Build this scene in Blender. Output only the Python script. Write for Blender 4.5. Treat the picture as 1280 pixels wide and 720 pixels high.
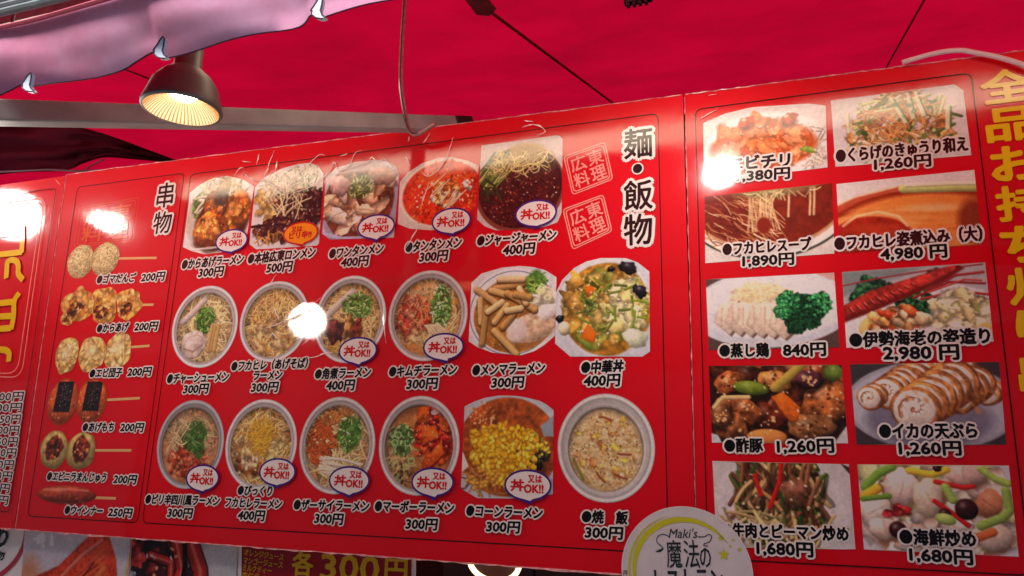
import bpy, math, numpy as np
from mathutils import Vector, Matrix
PI = math.pi
sc = bpy.context.scene
C = sc.collection
for _o in list(bpy.data.objects): bpy.data.objects.remove(_o)

# ------------------------------------------------------------------ camera, sky, sun, exposure
D, EYE = 1.5, 1.55
FPX = 946.2
def _n(a): return a/np.linalg.norm(a)
AX_V = _n(np.array([95., 3960., -FPX]))
AX_H = -_n(np.array([-2713., -161., -FPX])); AX_H = _n(AX_H-AX_H.dot(AX_V)*AX_V)
AX_N = np.cross(AX_H, AX_V)
cd = bpy.data.cameras.new('camera'); cam = bpy.data.objects.new('camera', cd); C.objects.link(cam)
cd.sensor_width = 36; cd.lens = FPX/1280*36; cd.clip_end = 500; cd.clip_start = .02
R = Matrix((tuple(AX_H), tuple(-AX_N), tuple(AX_V)))      # rows: world axes seen in camera coordinates
cam.matrix_world = Matrix.Translation((0, -D, EYE)) @ R.to_4x4()
sc.camera = cam
SUN_EL, SUN_AZ = math.radians(52), math.radians(195)
w = bpy.data.worlds.new('World'); sc.world = w; w.use_nodes = True
sky = w.node_tree.nodes.new('ShaderNodeTexSky'); sky.sky_type = 'NISHITA'; sky.sun_disc = False
sky.sun_elevation = SUN_EL; sky.sun_rotation = SUN_AZ
bgn = w.node_tree.nodes['Background']; bgn.inputs['Strength'].default_value = .15
w.node_tree.links.new(sky.outputs[0], bgn.inputs[0])
sl = bpy.data.lights.new('sun', 'SUN'); sl.energy = 4.5; sl.angle = math.radians(12); sl.color = (1, .95, .88)
so = bpy.data.objects.new('sun', sl); C.objects.link(so)
so.rotation_euler = Vector((-math.sin(SUN_AZ)*math.cos(SUN_EL), -math.cos(SUN_AZ)*math.cos(SUN_EL), -math.sin(SUN_EL))).to_track_quat('-Z', 'Y').to_euler()
sc.view_settings.view_transform = 'Standard'; sc.view_settings.look = 'None'; sc.view_settings.gamma = 1
sc.view_settings.exposure = 0.80
sc.cycles.max_bounces = 8; sc.cycles.sample_clamp_indirect = 6

# ------------------------------------------------------------------ photograph pixel -> place on a plane of the stall
def ray(px, py):
    r = np.array([px-640., -(py-360.), -FPX])
    return np.array([r.dot(AX_H), -r.dot(AX_N), r.dot(AX_V)])
CP = np.array([0, -D, EYE])
def at(px, py, y=0.0):
    r = ray(px, py); return CP+r*((y+D)/r[1])
def B(px, py):
    p = at(px, py, 0); return np.array([p[0], p[2]])
CZ0, CSL = 2.68, .33                                      # canopy height over the board and its rise towards the back
def on_canopy(px, py, off=0.0):
    r = ray(px, py)                                       # z = CZ0+off + CSL*y
    t = (CZ0+off+CSL*CP[1]-CP[2])/(r[2]-CSL*r[1]); return CP+r*t

# ------------------------------------------------------------------ helpers: colour, materials
def lin(c):
    a = np.asarray(c, float)/255.
    return np.where(a <= .04045, a/12.92, ((a+.055)/1.055)**2.4)
def c4(c): return (*[float(v) for v in lin(c)], 1)
def newmat(name):
    m = bpy.data.materials.new(name); m.use_nodes = True
    return m, m.node_tree, m.node_tree.nodes['Principled BSDF']
def N(nt, t, **kw):
    n = nt.nodes.new(t)
    for k, v in kw.items(): setattr(n, k, v)
    return n
def film_group():
    """height of the laminate film over the boards: slow waves, orange peel, and crumples along the top edge"""
    g = bpy.data.node_groups.new('laminate_film', 'ShaderNodeTree')
    g.interface.new_socket('Normal', in_out='OUTPUT', socket_type='NodeSocketVector')
    g.interface.new_socket('Roughness', in_out='OUTPUT', socket_type='NodeSocketFloat')
    o = g.nodes.new('NodeGroupOutput'); geo = g.nodes.new('ShaderNodeNewGeometry'); L = g.links.new
    def noise(scale, detail, sx=1, sz=1):
        mp = g.nodes.new('ShaderNodeMapping'); mp.inputs['Scale'].default_value = (sx, 0, sz); L(geo.outputs['Position'], mp.inputs[0])
        n = g.nodes.new('ShaderNodeTexNoise'); n.inputs['Scale'].default_value = scale; n.inputs['Detail'].default_value = detail
        L(mp.outputs[0], n.inputs['Vector']); return n.outputs[0]
    def m(op, a, b):
        n = g.nodes.new('ShaderNodeMath'); n.operation = op
        for i, v in enumerate((a, b)):
            if hasattr(v, 'links'): L(v, n.inputs[i])
            else: n.inputs[i].default_value = v
        return n.outputs[0]
    sp = g.nodes.new('ShaderNodeSeparateXYZ'); L(geo.outputs['Position'], sp.inputs[0])
    mr = g.nodes.new('ShaderNodeMapRange'); mr.inputs[1].default_value = 2.02; mr.inputs[2].default_value = 2.28; L(sp.outputs[2], mr.inputs[0])
    top = mr.outputs[0]
    wave = m('MULTIPLY', noise(2.2, 1), .0022)
    mid = m('MULTIPLY', noise(14, 2), .00028)
    peel = m('MULTIPLY', noise(240, 2, 1, 1.4), m('ADD', m('MULTIPLY', top, .000055), .000008))
    crum = m('MULTIPLY', m('MULTIPLY', noise(30, 3, 1, .6), top), .0003)
    h = m('ADD', m('ADD', wave, mid), m('ADD', peel, crum))
    b = g.nodes.new('ShaderNodeBump'); b.inputs['Strength'].default_value = 1; b.inputs['Distance'].default_value = 1
    L(h, b.inputs['Height']); L(b.outputs[0], o.inputs['Normal'])
    L(m('ADD', m('MULTIPLY', top, .05), m('MULTIPLY', m('POWER', noise(5, 6), 3.0), .42)), o.inputs['Roughness'])
    return g
FILM = film_group()
def printed(name, col=None, mottle=0.0, coat=1.0):
    """print under a clear laminate; colour is given, or read from the mesh colour attribute 'print'"""
    m, nt, b = newmat(name)
    b.inputs['Roughness'].default_value = .55; b.inputs['Specular IOR Level'].default_value = .1
    b.inputs['Coat Weight'].default_value = coat; b.inputs['Coat IOR'].default_value = 1.6
    g = N(nt, 'ShaderNodeGroup'); g.node_tree = FILM
    nt.links.new(g.outputs['Normal'], b.inputs['Coat Normal']); nt.links.new(g.outputs['Roughness'], b.inputs['Coat Roughness'])
    if col is None:
        a = N(nt, 'ShaderNodeVertexColor', layer_name='print'); nt.links.new(a.outputs[0], b.inputs['Base Color'])
    elif mottle:
        t = N(nt, 'ShaderNodeTexNoise'); t.inputs['Scale'].default_value = 3; t.inputs['Detail'].default_value = 6
        ge = N(nt, 'ShaderNodeNewGeometry'); nt.links.new(ge.outputs['Position'], t.inputs['Vector'])
        r = N(nt, 'ShaderNodeValToRGB'); r.color_ramp.elements[0].position = .3; r.color_ramp.elements[1].position = .7
        cc = np.array(col, float)
        r.color_ramp.elements[0].color = c4(cc*(1-mottle)); r.color_ramp.elements[1].color = c4(np.minimum(255, cc*(1+mottle)))
        nt.links.new(t.outputs[0], r.inputs[0]); nt.links.new(r.outputs[0], b.inputs['Base Color'])
    else: b.inputs['Base Color'].default_value = c4(col)
    return m
def plain(name, col, rough=.5, metal=0, noise=0, scale=20, bump=0, spec=.5):
    m, nt, b = newmat(name)
    b.inputs['Base Color'].default_value = c4(col); b.inputs['Roughness'].default_value = rough
    b.inputs['Metallic'].default_value = metal; b.inputs['Specular IOR Level'].default_value = spec
    if noise or bump:
        ge = N(nt, 'ShaderNodeNewGeometry'); t = N(nt, 'ShaderNodeTexNoise'); t.inputs['Scale'].default_value = scale; t.inputs['Detail'].default_value = 5
        nt.links.new(ge.outputs['Position'], t.inputs['Vector'])
        if noise:
            r = N(nt, 'ShaderNodeValToRGB'); r.color_ramp.elements[0].position = .3; r.color_ramp.elements[1].position = .7
            cc = np.array(col, float)
            r.color_ramp.elements[0].color = c4(cc*(1-noise)); r.color_ramp.elements[1].color = c4(np.minimum(255, cc*(1+noise)))
            nt.links.new(t.outputs[0], r.inputs[0]); nt.links.new(r.outputs[0], b.inputs['Base Color'])
        if bump:
            bn = N(nt, 'ShaderNodeBump'); bn.inputs['Distance'].default_value = bump; nt.links.new(t.outputs[0], bn.inputs['Height']); nt.links.new(bn.outputs[0], b.inputs['Normal'])
    return m
def glow(name, col, s):
    m, nt, b = newmat(name); b.inputs['Base Color'].default_value = (0, 0, 0, 1)
    b.inputs['Emission Color'].default_value = c4(col); b.inputs['Emission Strength'].default_value = s
    return m
def cloth(name, col, trans, fac=.5, stain=.25, folds=.0):
    m, nt, b = newmat(name); nt.nodes.remove(b); out = nt.nodes['Material Output']
    ge = N(nt, 'ShaderNodeNewGeometry'); t = N(nt, 'ShaderNodeTexNoise'); t.inputs['Scale'].default_value = 2.3; t.inputs['Detail'].default_value = 8; t.inputs['Roughness'].default_value = .65
    nt.links.new(ge.outputs['Position'], t.inputs['Vector'])
    di = N(nt, 'ShaderNodeBsdfDiffuse'); tr = N(nt, 'ShaderNodeBsdfTranslucent'); mx = N(nt, 'ShaderNodeMixShader'); mx.inputs[0].default_value = fac
    for sh, c in ((di, col), (tr, trans)):
        r = N(nt, 'ShaderNodeValToRGB'); r.color_ramp.elements[0].position = .30; r.color_ramp.elements[1].position = .62
        r.color_ramp.elements[0].color = c4(np.array(c, float)*(1-stain)); r.color_ramp.elements[1].color = c4(c)
        nt.links.new(t.outputs[0], r.inputs[0]); nt.links.new(r.outputs[0], sh.inputs['Color'])
    w2 = N(nt, 'ShaderNodeTexNoise'); w2.inputs['Scale'].default_value = 5; w2.inputs['Detail'].default_value = 4; nt.links.new(ge.outputs['Position'], w2.inputs['Vector'])
    bn = N(nt, 'ShaderNodeBump'); bn.inputs['Distance'].default_value = .01+folds; nt.links.new(w2.outputs[0], bn.inputs['Height'])
    nt.links.new(bn.outputs[0], di.inputs['Normal']); nt.links.new(bn.outputs[0], tr.inputs['Normal'])
    nt.links.new(di.outputs[0], mx.inputs[1]); nt.links.new(tr.outputs[0], mx.inputs[2]); nt.links.new(mx.outputs[0], out.inputs[0])
    return m
M_RED = printed('board_red', (214, 2, 24), .03)
M_PHOTO = printed('dish_print')
M_BLACK = printed('print_black', (14, 11, 12)); M_WHITE = printed('print_white', (236, 230, 226))
M_LINE = printed('print_frame_line', (48, 4, 8)); M_PINK = printed('print_pink', (246, 150, 140)); M_ORANGE = printed('print_orange', (225, 90, 40))
M_YELLOW = printed('print_yellow', (236, 200, 8)); M_PURPLE = printed('print_purple', (62, 28, 128)); M_BRED = printed('print_bubble_red', (205, 20, 30))
M_BORANGE = printed('print_bubble_orange', (250, 150, 10)); M_GOLD = printed('print_gold', (214, 170, 20))
M_EDGE = plain('laminate_edge', (235, 150, 150), .25, noise=.25, scale=60)
M_CREASE, _nt, _b = newmat('creased_film_glint'); _b.inputs['Base Color'].default_value = c4((252, 244, 240)); _b.inputs['Roughness'].default_value = .12; _b.inputs['IOR'].default_value = 2.0  # whitened plastic; the white base colour also carries the creases' lamp glints
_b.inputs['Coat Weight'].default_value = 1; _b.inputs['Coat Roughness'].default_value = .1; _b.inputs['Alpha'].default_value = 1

# ------------------------------------------------------------------ helpers: objects
def tag(o, label=None, cat=None, group=None, kind=None):
    for k, v in (('label', label), ('category', cat), ('group', group), ('kind', kind)):
        if v: o[k] = v
    return o
def thing(name, loc, label, cat, group=None):
    o = bpy.data.objects.new(name, None); C.objects.link(o); o.location = tuple(float(v) for v in loc); o.empty_display_size = .05
    return tag(o, label, cat, group)
def base_of(p):
    l = np.zeros(3)
    while p is not None: l = l+np.array(p.location); p = p.parent
    return l
def mk(name, parts, parent=None, label=None, smooth=False, cols=None):
    """parts: list of (verts Nx3 in world metres, faces MxK, material) joined into one mesh object"""
    off = base_of(parent); V = []; Fs = []; mi = []; mats = []; n = 0
    for v, f, m in parts:
        v = np.asarray(v, float).reshape(-1, 3)
        if m not in mats: mats.append(m)
        k = mats.index(m); V.append(v-off)
        if isinstance(f, np.ndarray):
            f = f+n; Fs.append((f.astype(np.int32).ravel(), np.full(len(f), f.shape[1], np.int32)))
            mi.append(np.full(len(f), k, np.int32))
        else:
            for q in f: Fs.append((np.array(q, np.int32)+n, np.array([len(q)], np.int32))); mi.append(np.array([k], np.int32))
        n += len(v)
    V = np.concatenate(V); loops = np.concatenate([a for a, b in Fs]); tot = np.concatenate([b for a, b in Fs])
    me = bpy.data.meshes.new(name); me.vertices.add(len(V)); me.vertices.foreach_set('co', V.astype(np.float32).ravel())
    me.loops.add(len(loops)); me.loops.foreach_set('vertex_index', loops)
    me.polygons.add(len(tot)); st = np.concatenate([[0], np.cumsum(tot)[:-1]]).astype(np.int32)
    me.polygons.foreach_set('loop_start', st); me.polygons.foreach_set('loop_total', tot)
    me.polygons.foreach_set('material_index', np.concatenate(mi))
    for m in mats: me.materials.append(m)
    if cols is not None:
        a = me.color_attributes.new('print', 'FLOAT_COLOR', 'POINT'); cc = np.ones((len(V), 4), np.float32); cc[:, :3] = cols
        a.data.foreach_set('color', cc.ravel())
    me.update(calc_edges=True); me.validate()
    me.polygons.foreach_set('use_smooth', np.full(len(me.polygons), bool(smooth)))
    o = bpy.data.objects.new(name, me); C.objects.link(o); o.parent = parent
    if label: o['label'] = label
    return o
def box(a, b):
    (x0, y0, z0), (x1, y1, z1) = a, b
    v = np.array([(x, y, z) for z in (z0, z1) for x, y in ((x0, y0), (x1, y0), (x1, y1), (x0, y1))], float)
    f = np.array([(0, 3, 2, 1), (4, 5, 6, 7), (0, 1, 5, 4), (1, 2, 6, 5), (2, 3, 7, 6), (3, 0, 4, 7)]); return v, f
def prism(poly, y0, y1):
    """closed outline in (x, z), counter-clockwise from the front, thick from y0 (front) to y1"""
    p = np.asarray(poly, float); n = len(p)
    v = np.concatenate([np.c_[p[:, 0], np.full(n, y0), p[:, 1]], np.c_[p[:, 0], np.full(n, y1), p[:, 1]]])
    f = [tuple(range(n)), tuple(range(2*n-1, n-1, -1))]+[(i, i+n, (i+1) % n+n, (i+1) % n) for i in range(n)]
    return v, f
def tube(pts, r, seg=8, caps=True, squash=1.0):
    P = np.asarray(pts, float); n = len(P); r = np.broadcast_to(np.asarray(r, float), (n,)); V = []; up = None
    for i in range(n):
        t = P[min(i+1, n-1)]-P[max(i-1, 0)]; t = t/(np.linalg.norm(t)+1e-12)
        if up is None: up = np.array([0, 0, 1.]) if abs(t[2]) < .9 else np.array([0, 1., 0])
        s = np.cross(t, up); s /= np.linalg.norm(s)+1e-12; up = np.cross(s, t)
        a = np.arange(seg)/seg*2*PI
        V.append(P[i]+r[i]*(np.cos(a)[:, None]*s+np.sin(a)[:, None]*up*squash))
    V = np.concatenate(V); F = [(i*seg+j, i*seg+(j+1) % seg, (i+1)*seg+(j+1) % seg, (i+1)*seg+j) for i in range(n-1) for j in range(seg)]
    if caps: F += [tuple(range(seg-1, -1, -1)), tuple(range((n-1)*seg, n*seg))]
    return V, F
def lathe(prof, c, seg=48):
    """profile of (radius, height) turned round the vertical through c"""
    a = np.arange(seg)/seg*2*PI; V = []
    for r, z in prof: V.append(np.c_[c[0]+r*np.cos(a), c[1]+r*np.sin(a), np.full(seg, c[2]+z)])
    F = np.array([(i*seg+j, i*seg+(j+1) % seg, (i+1)*seg+(j+1) % seg, (i+1)*seg+j) for i in range(len(prof)-1) for j in range(seg)])
    return np.concatenate(V), F
def smooth_line(pts, n=8):
    P = np.asarray(pts, float); out = []
    Q = np.concatenate([[2*P[0]-P[1]], P, [2*P[-1]-P[-2]]])
    for i in range(1, len(Q)-2):
        for t in np.arange(n)/n:
            out.append(.5*((2*Q[i])+(-Q[i-1]+Q[i+1])*t+(2*Q[i-1]-5*Q[i]+4*Q[i+1]-Q[i+2])*t*t+(-Q[i-1]+3*Q[i]-3*Q[i+1]+Q[i+2])*t**3))
    out.append(P[-1]); return np.array(out)
def ribbon(pts, wd, y, closed=False):
    """flat printed line along (x, z) points"""
    P = np.asarray(pts, float); n = len(P)
    if closed: T = np.roll(P, -1, 0)-np.roll(P, 1, 0)
    else: T = np.gradient(P, axis=0)
    T /= np.linalg.norm(T, axis=1)[:, None]+1e-12; Nn = np.c_[-T[:, 1], T[:, 0]]; wd = np.broadcast_to(wd, (n,))[:, None]
    a, b = P+Nn*wd/2, P-Nn*wd/2
    V = np.concatenate([np.c_[a[:, 0], np.full(n, y), a[:, 1]], np.c_[b[:, 0], np.full(n, y), b[:, 1]]])
    m = n if closed else n-1
    F = np.array([(i, n+i, n+(i+1) % n, (i+1) % n) for i in range(m)]); return V, F
def rounded(corners, r, k=6):
    P = np.asarray(corners, float); out = []; n = len(P)
    for i in range(n):
        a = _n(P[i-1]-P[i]); b = _n(P[(i+1) % n]-P[i])
        p0, p1 = P[i]+a*r, P[i]+b*r
        for t in np.linspace(0, 1, k): out.append((1-t)**2*p0+2*t*(1-t)*P[i]+t*t*p1)
    return np.array(out)
def flat(poly, y):
    p = np.asarray(poly, float); c = p.mean(0); n = len(p)
    V = np.concatenate([[[c[0], y, c[1]]], np.c_[p[:, 0], np.full(n, y), p[:, 1]]])
    return V, np.array([(0, 1+i, 1+(i+1) % n) for i in range(n)])

# ------------------------------------------------------------------ lettering: outlines of the glyphs as flat meshes
_G = {}
def glyphs(s):
    if s not in _G:
        c = bpy.data.curves.new('lettering', 'FONT'); c.body = s; c.size = 1; c.resolution_u = 2
        o = bpy.data.objects.new('lettering', c); C.objects.link(o); bpy.context.view_layer.update()
        me = bpy.data.meshes.new_from_object(o.evaluated_get(bpy.context.evaluated_depsgraph_get())); me.calc_loop_triangles()
        v = np.zeros(len(me.vertices)*3); me.vertices.foreach_get('co', v); t = np.zeros(len(me.loop_triangles)*3, np.int32); me.loop_triangles.foreach_get('vertices', t)
        _G[s] = (v.reshape(-1, 3)[:, :2], t.reshape(-1, 3)); bpy.data.objects.remove(o); bpy.data.curves.remove(c); bpy.data.meshes.remove(me)
    return _G[s]
def stamp_copies(v, f, r, n, y, mat, fn, y_step=6e-6, inner=True):
    """the glyph sheet repeated round a small circle: gives bold strokes or the white surround"""
    out = []; sh = [(0, 0)] if inner else []
    sh += [(r*math.cos(2*PI*i/n+.3), r*math.sin(2*PI*i/n+.3)) for i in range(n)]
    for i, s in enumerate(sh):
        p = fn(v+np.array(s)); out.append((np.c_[p[:, 0], np.full(len(p), y-i*y_step), p[:, 1]], f, mat))
    return out
def text_on(s, x0, y0, x1, y1, h, y=-.0016, bold=.028, out=.11, ink=None, rim=None, nout=10, box_fit=False, lean=0.0, pos=None):
    """s written between two photograph points (middle height of its left and right end), h pixels high"""
    ink = ink or M_BLACK; v, f = glyphs(s); pos = pos or B
    a, b = pos(x0, y0), pos(x1, y1); mx, my = (x0+x1)/2, (y0+y1)/2
    hv = abs(pos(mx, my-h/2)[1]-pos(mx, my+h/2)[1])
    lo, hi = v[:, 0].min(), v[:, 0].max(); sx = np.linalg.norm(b-a)/(hi-lo)
    if box_fit: z0, z1 = v[:, 1].min(), v[:, 1].max(); sz = hv/(z1-z0); cz = (z0+z1)/2
    else: sz = hv/.80; cz = .335
    d = _n(b-a); u = np.array([-d[1], d[0]])
    def fn(q): X = (q[:, 0]-lo)*sx+(q[:, 1]-cz)*sz*lean; Z = (q[:, 1]-cz)*sz; return a+X[:, None]*d+Z[:, None]*u
    # circles on the board must stay round although x and z scale differently
    k = sz/sx
    P = []
    if rim is not None or out:
        vv = v
        for i in range(nout):
            t = 2*PI*i/nout+.2; q = fn(vv)+np.array([math.cos(t), math.sin(t)])*out*sz
            P.append((np.c_[q[:, 0], np.full(len(q), y-i*6e-6), q[:, 1]], f, rim or M_WHITE))
    nb = 6
    for i in range(nb+1):
        t = 2*PI*i/nb; r_ = 0 if i == nb else bold*sz
        q = fn(v)+np.array([math.cos(t), math.sin(t)])*r_
        P.append((np.c_[q[:, 0], np.full(len(q), y-.0004-i*6e-6), q[:, 1]], f, ink))
    return P
def vtext(s, tl, br_h, ink, rim, y, bold, out, slope=0.0, cw=None): pass

# ------------------------------------------------------------------ painter for the flat printed dish photographs
def vnoise(h, w, cells, rng):
    gy, gx = max(2, int(cells*h/w)+2), int(cells)+2; g = rng.random((gy, gx))
    y = np.linspace(0, gy-1.001, h); x = np.linspace(0, gx-1.001, w); yi, xi = y.astype(int), x.astype(int); fy, fx = y-yi, x-xi
    fy = fy*fy*(3-2*fy); fx = fx*fx*(3-2*fx); fy = fy[:, None]; fx = fx[None, :]
    return (g[yi][:, xi]*(1-fy)+g[yi+1][:, xi]*fy)*(1-fx)+(g[yi][:, xi+1]*(1-fy)+g[yi+1][:, xi+1]*fy)*fx
class Pic:
    def __init__(s, w, h, bg, seed=1):
        s.w, s.h = int(w), int(h); s.a = np.empty((s.h, s.w, 3)); s.a[:] = bg; s.r = np.random.default_rng(seed)
        s.asp = s.h/s.w; s.n1 = vnoise(s.h, s.w, s.w/2.6, s.r); s.n2 = vnoise(s.h, s.w, s.w/7, s.r); s.n3 = vnoise(s.h, s.w, s.w/18, s.r)
    def win(s, x0, y0, x1, y1):
        X0, X1 = max(0, int(x0)-2), min(s.w, int(x1)+3); Y0, Y1 = max(0, int(y0)-2), min(s.h, int(y1)+3)
        if X0 >= X1 or Y0 >= Y1: return None
        yy, xx = np.mgrid[Y0:Y1, X0:X1]; return slice(Y0, Y1), slice(X0, X1), xx+.5, yy+.5
    def put(s, sy, sx, col, al): s.a[sy, sx] = s.a[sy, sx]*(1-al[..., None])+col*al[..., None]
    def e(s, cx, cy, rx, ry, col, rot=0, a=1, soft=1.0, dome=0, tex=0, irr=0):
        """ellipse; centre in 0..1 of width and height, radii in widths. dome: shaded as a rounded thing; irr: ragged outline"""
        W = s.w; cx, cy, rx, ry = cx*W, cy*s.h, rx*W, ry*W; m = max(rx, ry)*(1+irr)+soft
        q = s.win(cx-m, cy-m, cx+m, cy+m)
        if q is None: return
        sy, sx, xx, yy = q; c, n = math.cos(rot), math.sin(rot); dx, dy = xx-cx, yy-cy
        u, v = (dx*c+dy*n)/rx, (-dx*n+dy*c)/ry; d = np.sqrt(u*u+v*v)
        if irr:
            th = np.arctan2(v, u); ph = s.r.random(4)*6.28
            d = d*(1+irr*(np.sin(2*th+ph[0])*.45+np.sin(3*th+ph[1])*.35+np.sin(5*th+ph[2])*.3+np.sin(9*th+ph[3])*.2))
        al = np.clip((1-d)*min(rx, ry)/soft+.5, 0, 1)*a; cc = np.array(col, float)[None, None]*np.ones(xx.shape+(1,))
        if dome: k = 1+dome*(-.55*u*c*.6-.75*v-.1)-dome*.5*np.clip(d, 0, 1)**3+dome*.1; cc = cc*np.clip(k, .25, 1.8)[..., None]
        if tex: t = (s.n1[sy, sx]*.3+s.n2[sy, sx]*.8+s.n3[sy, sx]*.7-.9)*2*tex; cc = cc*(1+t)[..., None]
        s.put(sy, sx, cc, al)
        if dome > .3: hl = np.exp(-((u+.28)**2+(v+.38)**2)*14)*al*dome*.55; s.put(sy, sx, np.array([255, 246, 232.]), hl)
    def ring(s, cx, cy, r, t, col, a=1, ry=None, rot=0):
        W = s.w; X, Y = cx*W, cy*s.h; rx = r*W; ryy = (ry or r)*W; q = s.win(X-rx-2, Y-ryy-2, X+rx+2, Y+ryy+2)
        if q is None: return
        sy, sx, xx, yy = q; c, n = math.cos(rot), math.sin(rot); dx, dy = xx-X, yy-Y
        d = np.sqrt(((dx*c+dy*n)/rx)**2+((-dx*n+dy*c)/ryy)**2)*min(rx, ryy)
        s.put(sy, sx, np.array(col, float), np.clip(t*W/2-np.abs(d-min(rx, ryy)+t*W/2)+.5, 0, 1)*a)
    def s_(s, pts, wd, col, a=1, shade=.35):
        P = np.array(pts, float)*[s.w, s.h]; r = wd*s.w/2; q = s.win(P[:, 0].min()-r-1, P[:, 1].min()-r-1, P[:, 0].max()+r+1, P[:, 1].max()+r+1)
        if q is None: return
        sy, sx, xx, yy = q; best = np.full(xx.shape, 1e9); off = np.zeros(xx.shape)
        for p0, p1 in zip(P[:-1], P[1:]):
            d = p1-p0; L = d.dot(d)+1e-9; t = np.clip(((xx-p0[0])*d[0]+(yy-p0[1])*d[1])/L, 0, 1)
            ex, ey = xx-p0[0]-t*d[0], yy-p0[1]-t*d[1]; dd = np.hypot(ex, ey); m = dd < best; best = np.where(m, dd, best); off = np.where(m, ey*.8+ex*.4, off)
        al = np.clip(r-best+.5, 0, 1)*a; k = 1-shade*off/max(r, .6)-shade*.5*(best/max(r, .6))**2
        s.put(sy, sx, np.array(col, float)*np.clip(k, .3, 1.6)[..., None], al)
    def arc(s, cx, cy, L, wd, col, bend=1.0, a=1, ang=None, shade=.35):
        t = s.r.random()*6.28 if ang is None else ang; b = (s.r.random()-.5)*bend*2; pts = []
        x, y = cx-math.cos(t)*L/2, cy-math.sin(t)*L/2/s.asp; t -= b/2
        for i in range(6): pts.append((x, y)); x += math.cos(t)*L/5; y += math.sin(t)*L/5/s.asp; t += b/5
        s.s_(pts, wd, col, a, shade)
    def poly(s, pts, col, a=1, soft=1, dome=0, tex=0):
        P = np.array(pts, float)*[s.w, s.h]; q = s.win(P[:, 0].min(), P[:, 1].min(), P[:, 0].max(), P[:, 1].max())
        if q is None: return
        sy, sx, xx, yy = q; ins = np.zeros(xx.shape, bool); best = np.full(xx.shape, 1e9); n = len(P)
        for i in range(n):
            p0, p1 = P[i], P[(i+1) % n]; d = p1-p0
            c = ((p0[1] > yy) != (p1[1] > yy)) & (xx < d[0]*(yy-p0[1])/(d[1]+1e-9)+p0[0]); ins ^= c
            t = np.clip(((xx-p0[0])*d[0]+(yy-p0[1])*d[1])/(d.dot(d)+1e-9), 0, 1); best = np.minimum(best, np.hypot(xx-p0[0]-t*d[0], yy-p0[1]-t*d[1]))
        sd = np.where(ins, best, -best); al = np.clip(sd/soft+.5, 0, 1)*a; cc = np.array(col, float)*np.ones(xx.shape+(1,))
        if dome:
            cy, hh = P[:, 1].mean(), max(2, np.ptp(P[:, 1])/2); cc = cc*np.clip(1-dome*.6*(yy-cy)/hh-dome*.6*np.exp(-np.clip(sd, 0, 99)/3.), .2, 1.6)[..., None]
        if tex: t = (s.n1[sy, sx]*.6+s.n2[sy, sx]*.7+s.n3[sy, sx]*.5-.9)*2*tex; cc = cc*(1+t)[..., None]
        s.put(sy, sx, cc, al)
    def spot(s, cx, cy, rx, ry):
        t = s.r.random()*6.28; q = math.sqrt(s.r.random()); return cx+q*rx*math.cos(t), cy+q*ry*math.sin(t)/s.asp
    def jit(s, col, k=.15): return np.clip(np.array(col, float)*(1+(s.r.random()-.5)*2*k)+(s.r.random(3)-.5)*k*60, 0, 255)
    # --- recurring foods
    def noodles(s, cx, cy, rx, ry, n, col, wd=.022, L=.3, bend=1.6, dark=.55, k=.16):
        for i in range(n):
            x, y = s.spot(cx, cy, rx, ry); f = dark+(1-dark)*min(1, i/n*1.5); s.arc(x, y, L*(.5+s.r.random()*.6), wd, s.jit(np.array(col)*f, k), bend)
    def onions(s, cx, cy, rx, ry, n, L=.05, cols=((70, 125, 40), (110, 165, 60), (160, 195, 95), (40, 90, 30)), dark=True):
        if dark: s.e(cx, cy, rx*.95, ry*.95, (38, 62, 22), a=.75, soft=6, irr=.15)
        for i in range(n):
            x, y = s.spot(cx, cy, rx, ry); c = s.jit(cols[s.r.integers(len(cols))], .12)
            if s.r.random() < .35: s.ring(x, y, L*.42*(.7+.5*s.r.random()), L*.2, c, ry=L*.3, rot=s.r.random()*3)
            else: s.arc(x, y, L*(.5+s.r.random()*.8), L*.3, c, .8)
    def blobs(s, cx, cy, rx, ry, n, size, cols, dome=.5, tex=.25, irr=.2, k=.1, squash=.8):
        for i in range(n):
            x, y = s.spot(cx, cy, rx, ry); z = size*(.6+.7*s.r.random()); c = s.jit(cols[s.r.integers(len(cols))], k); t = s.r.random()*3
            s.e(x, y+.012, z*1.12, z*squash*1.12, np.array(c)*.5, t, .42, 2.5, irr=irr); s.e(x, y, z, z*squash, c, t, 1, 1, dome, tex, irr)
    def specks(s, cx, cy, rx, ry, n, size, cols, a=.9):
        for i in range(n):
            x, y = s.spot(cx, cy, rx, ry); s.e(x, y, size*(.5+s.r.random()), size*(.4+.6*s.r.random()), cols[s.r.integers(len(cols))], s.r.random()*3, a, .8)
    def grain(s, k=.06): s.a *= (1+(s.n1-.5)*k*2+(s.n2-.5)*k)[..., None]
    def rim(s):
        """the bowl wall drawn over its contents again, so nothing hangs outside"""
        yy, xx = np.mgrid[0:s.h, 0:s.w]; u = (xx+.5)/s.w*2-1; v = (yy+.5)/s.h*2-1; d = np.hypot(u, v); di = np.hypot(u, v-.03); i0 = s.inn*2
        sh = np.clip((di-i0*.80)/(i0*.20), 0, 1)*np.clip(.55-.5*v-.25*u, .1, 1); s.a *= (1-.45*sh)[..., None]
        k = np.clip((d-i0)/(1-i0), 0, 1); lit = 1+.16*(u*.5+v*.8)*(1-k)-.06; col = s.wallc*(1-k[..., None])+s.rimc*k[..., None]; col = col*lit[..., None]
        hl = np.exp(-((d-.955)/.022)**2)*.22+np.exp(-((d-i0-.02)/.02)**2)*.14; col = col*(1+hl-.16*np.exp(-((d-.90)/.02)**2)-.2*np.clip((d-.985)/.015, 0, 1))[..., None]
        al = np.clip((di-i0)*s.w/2/1.5+.5, 0, 1)[..., None]; s.a = s.a*(1-al)+col*al
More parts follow.
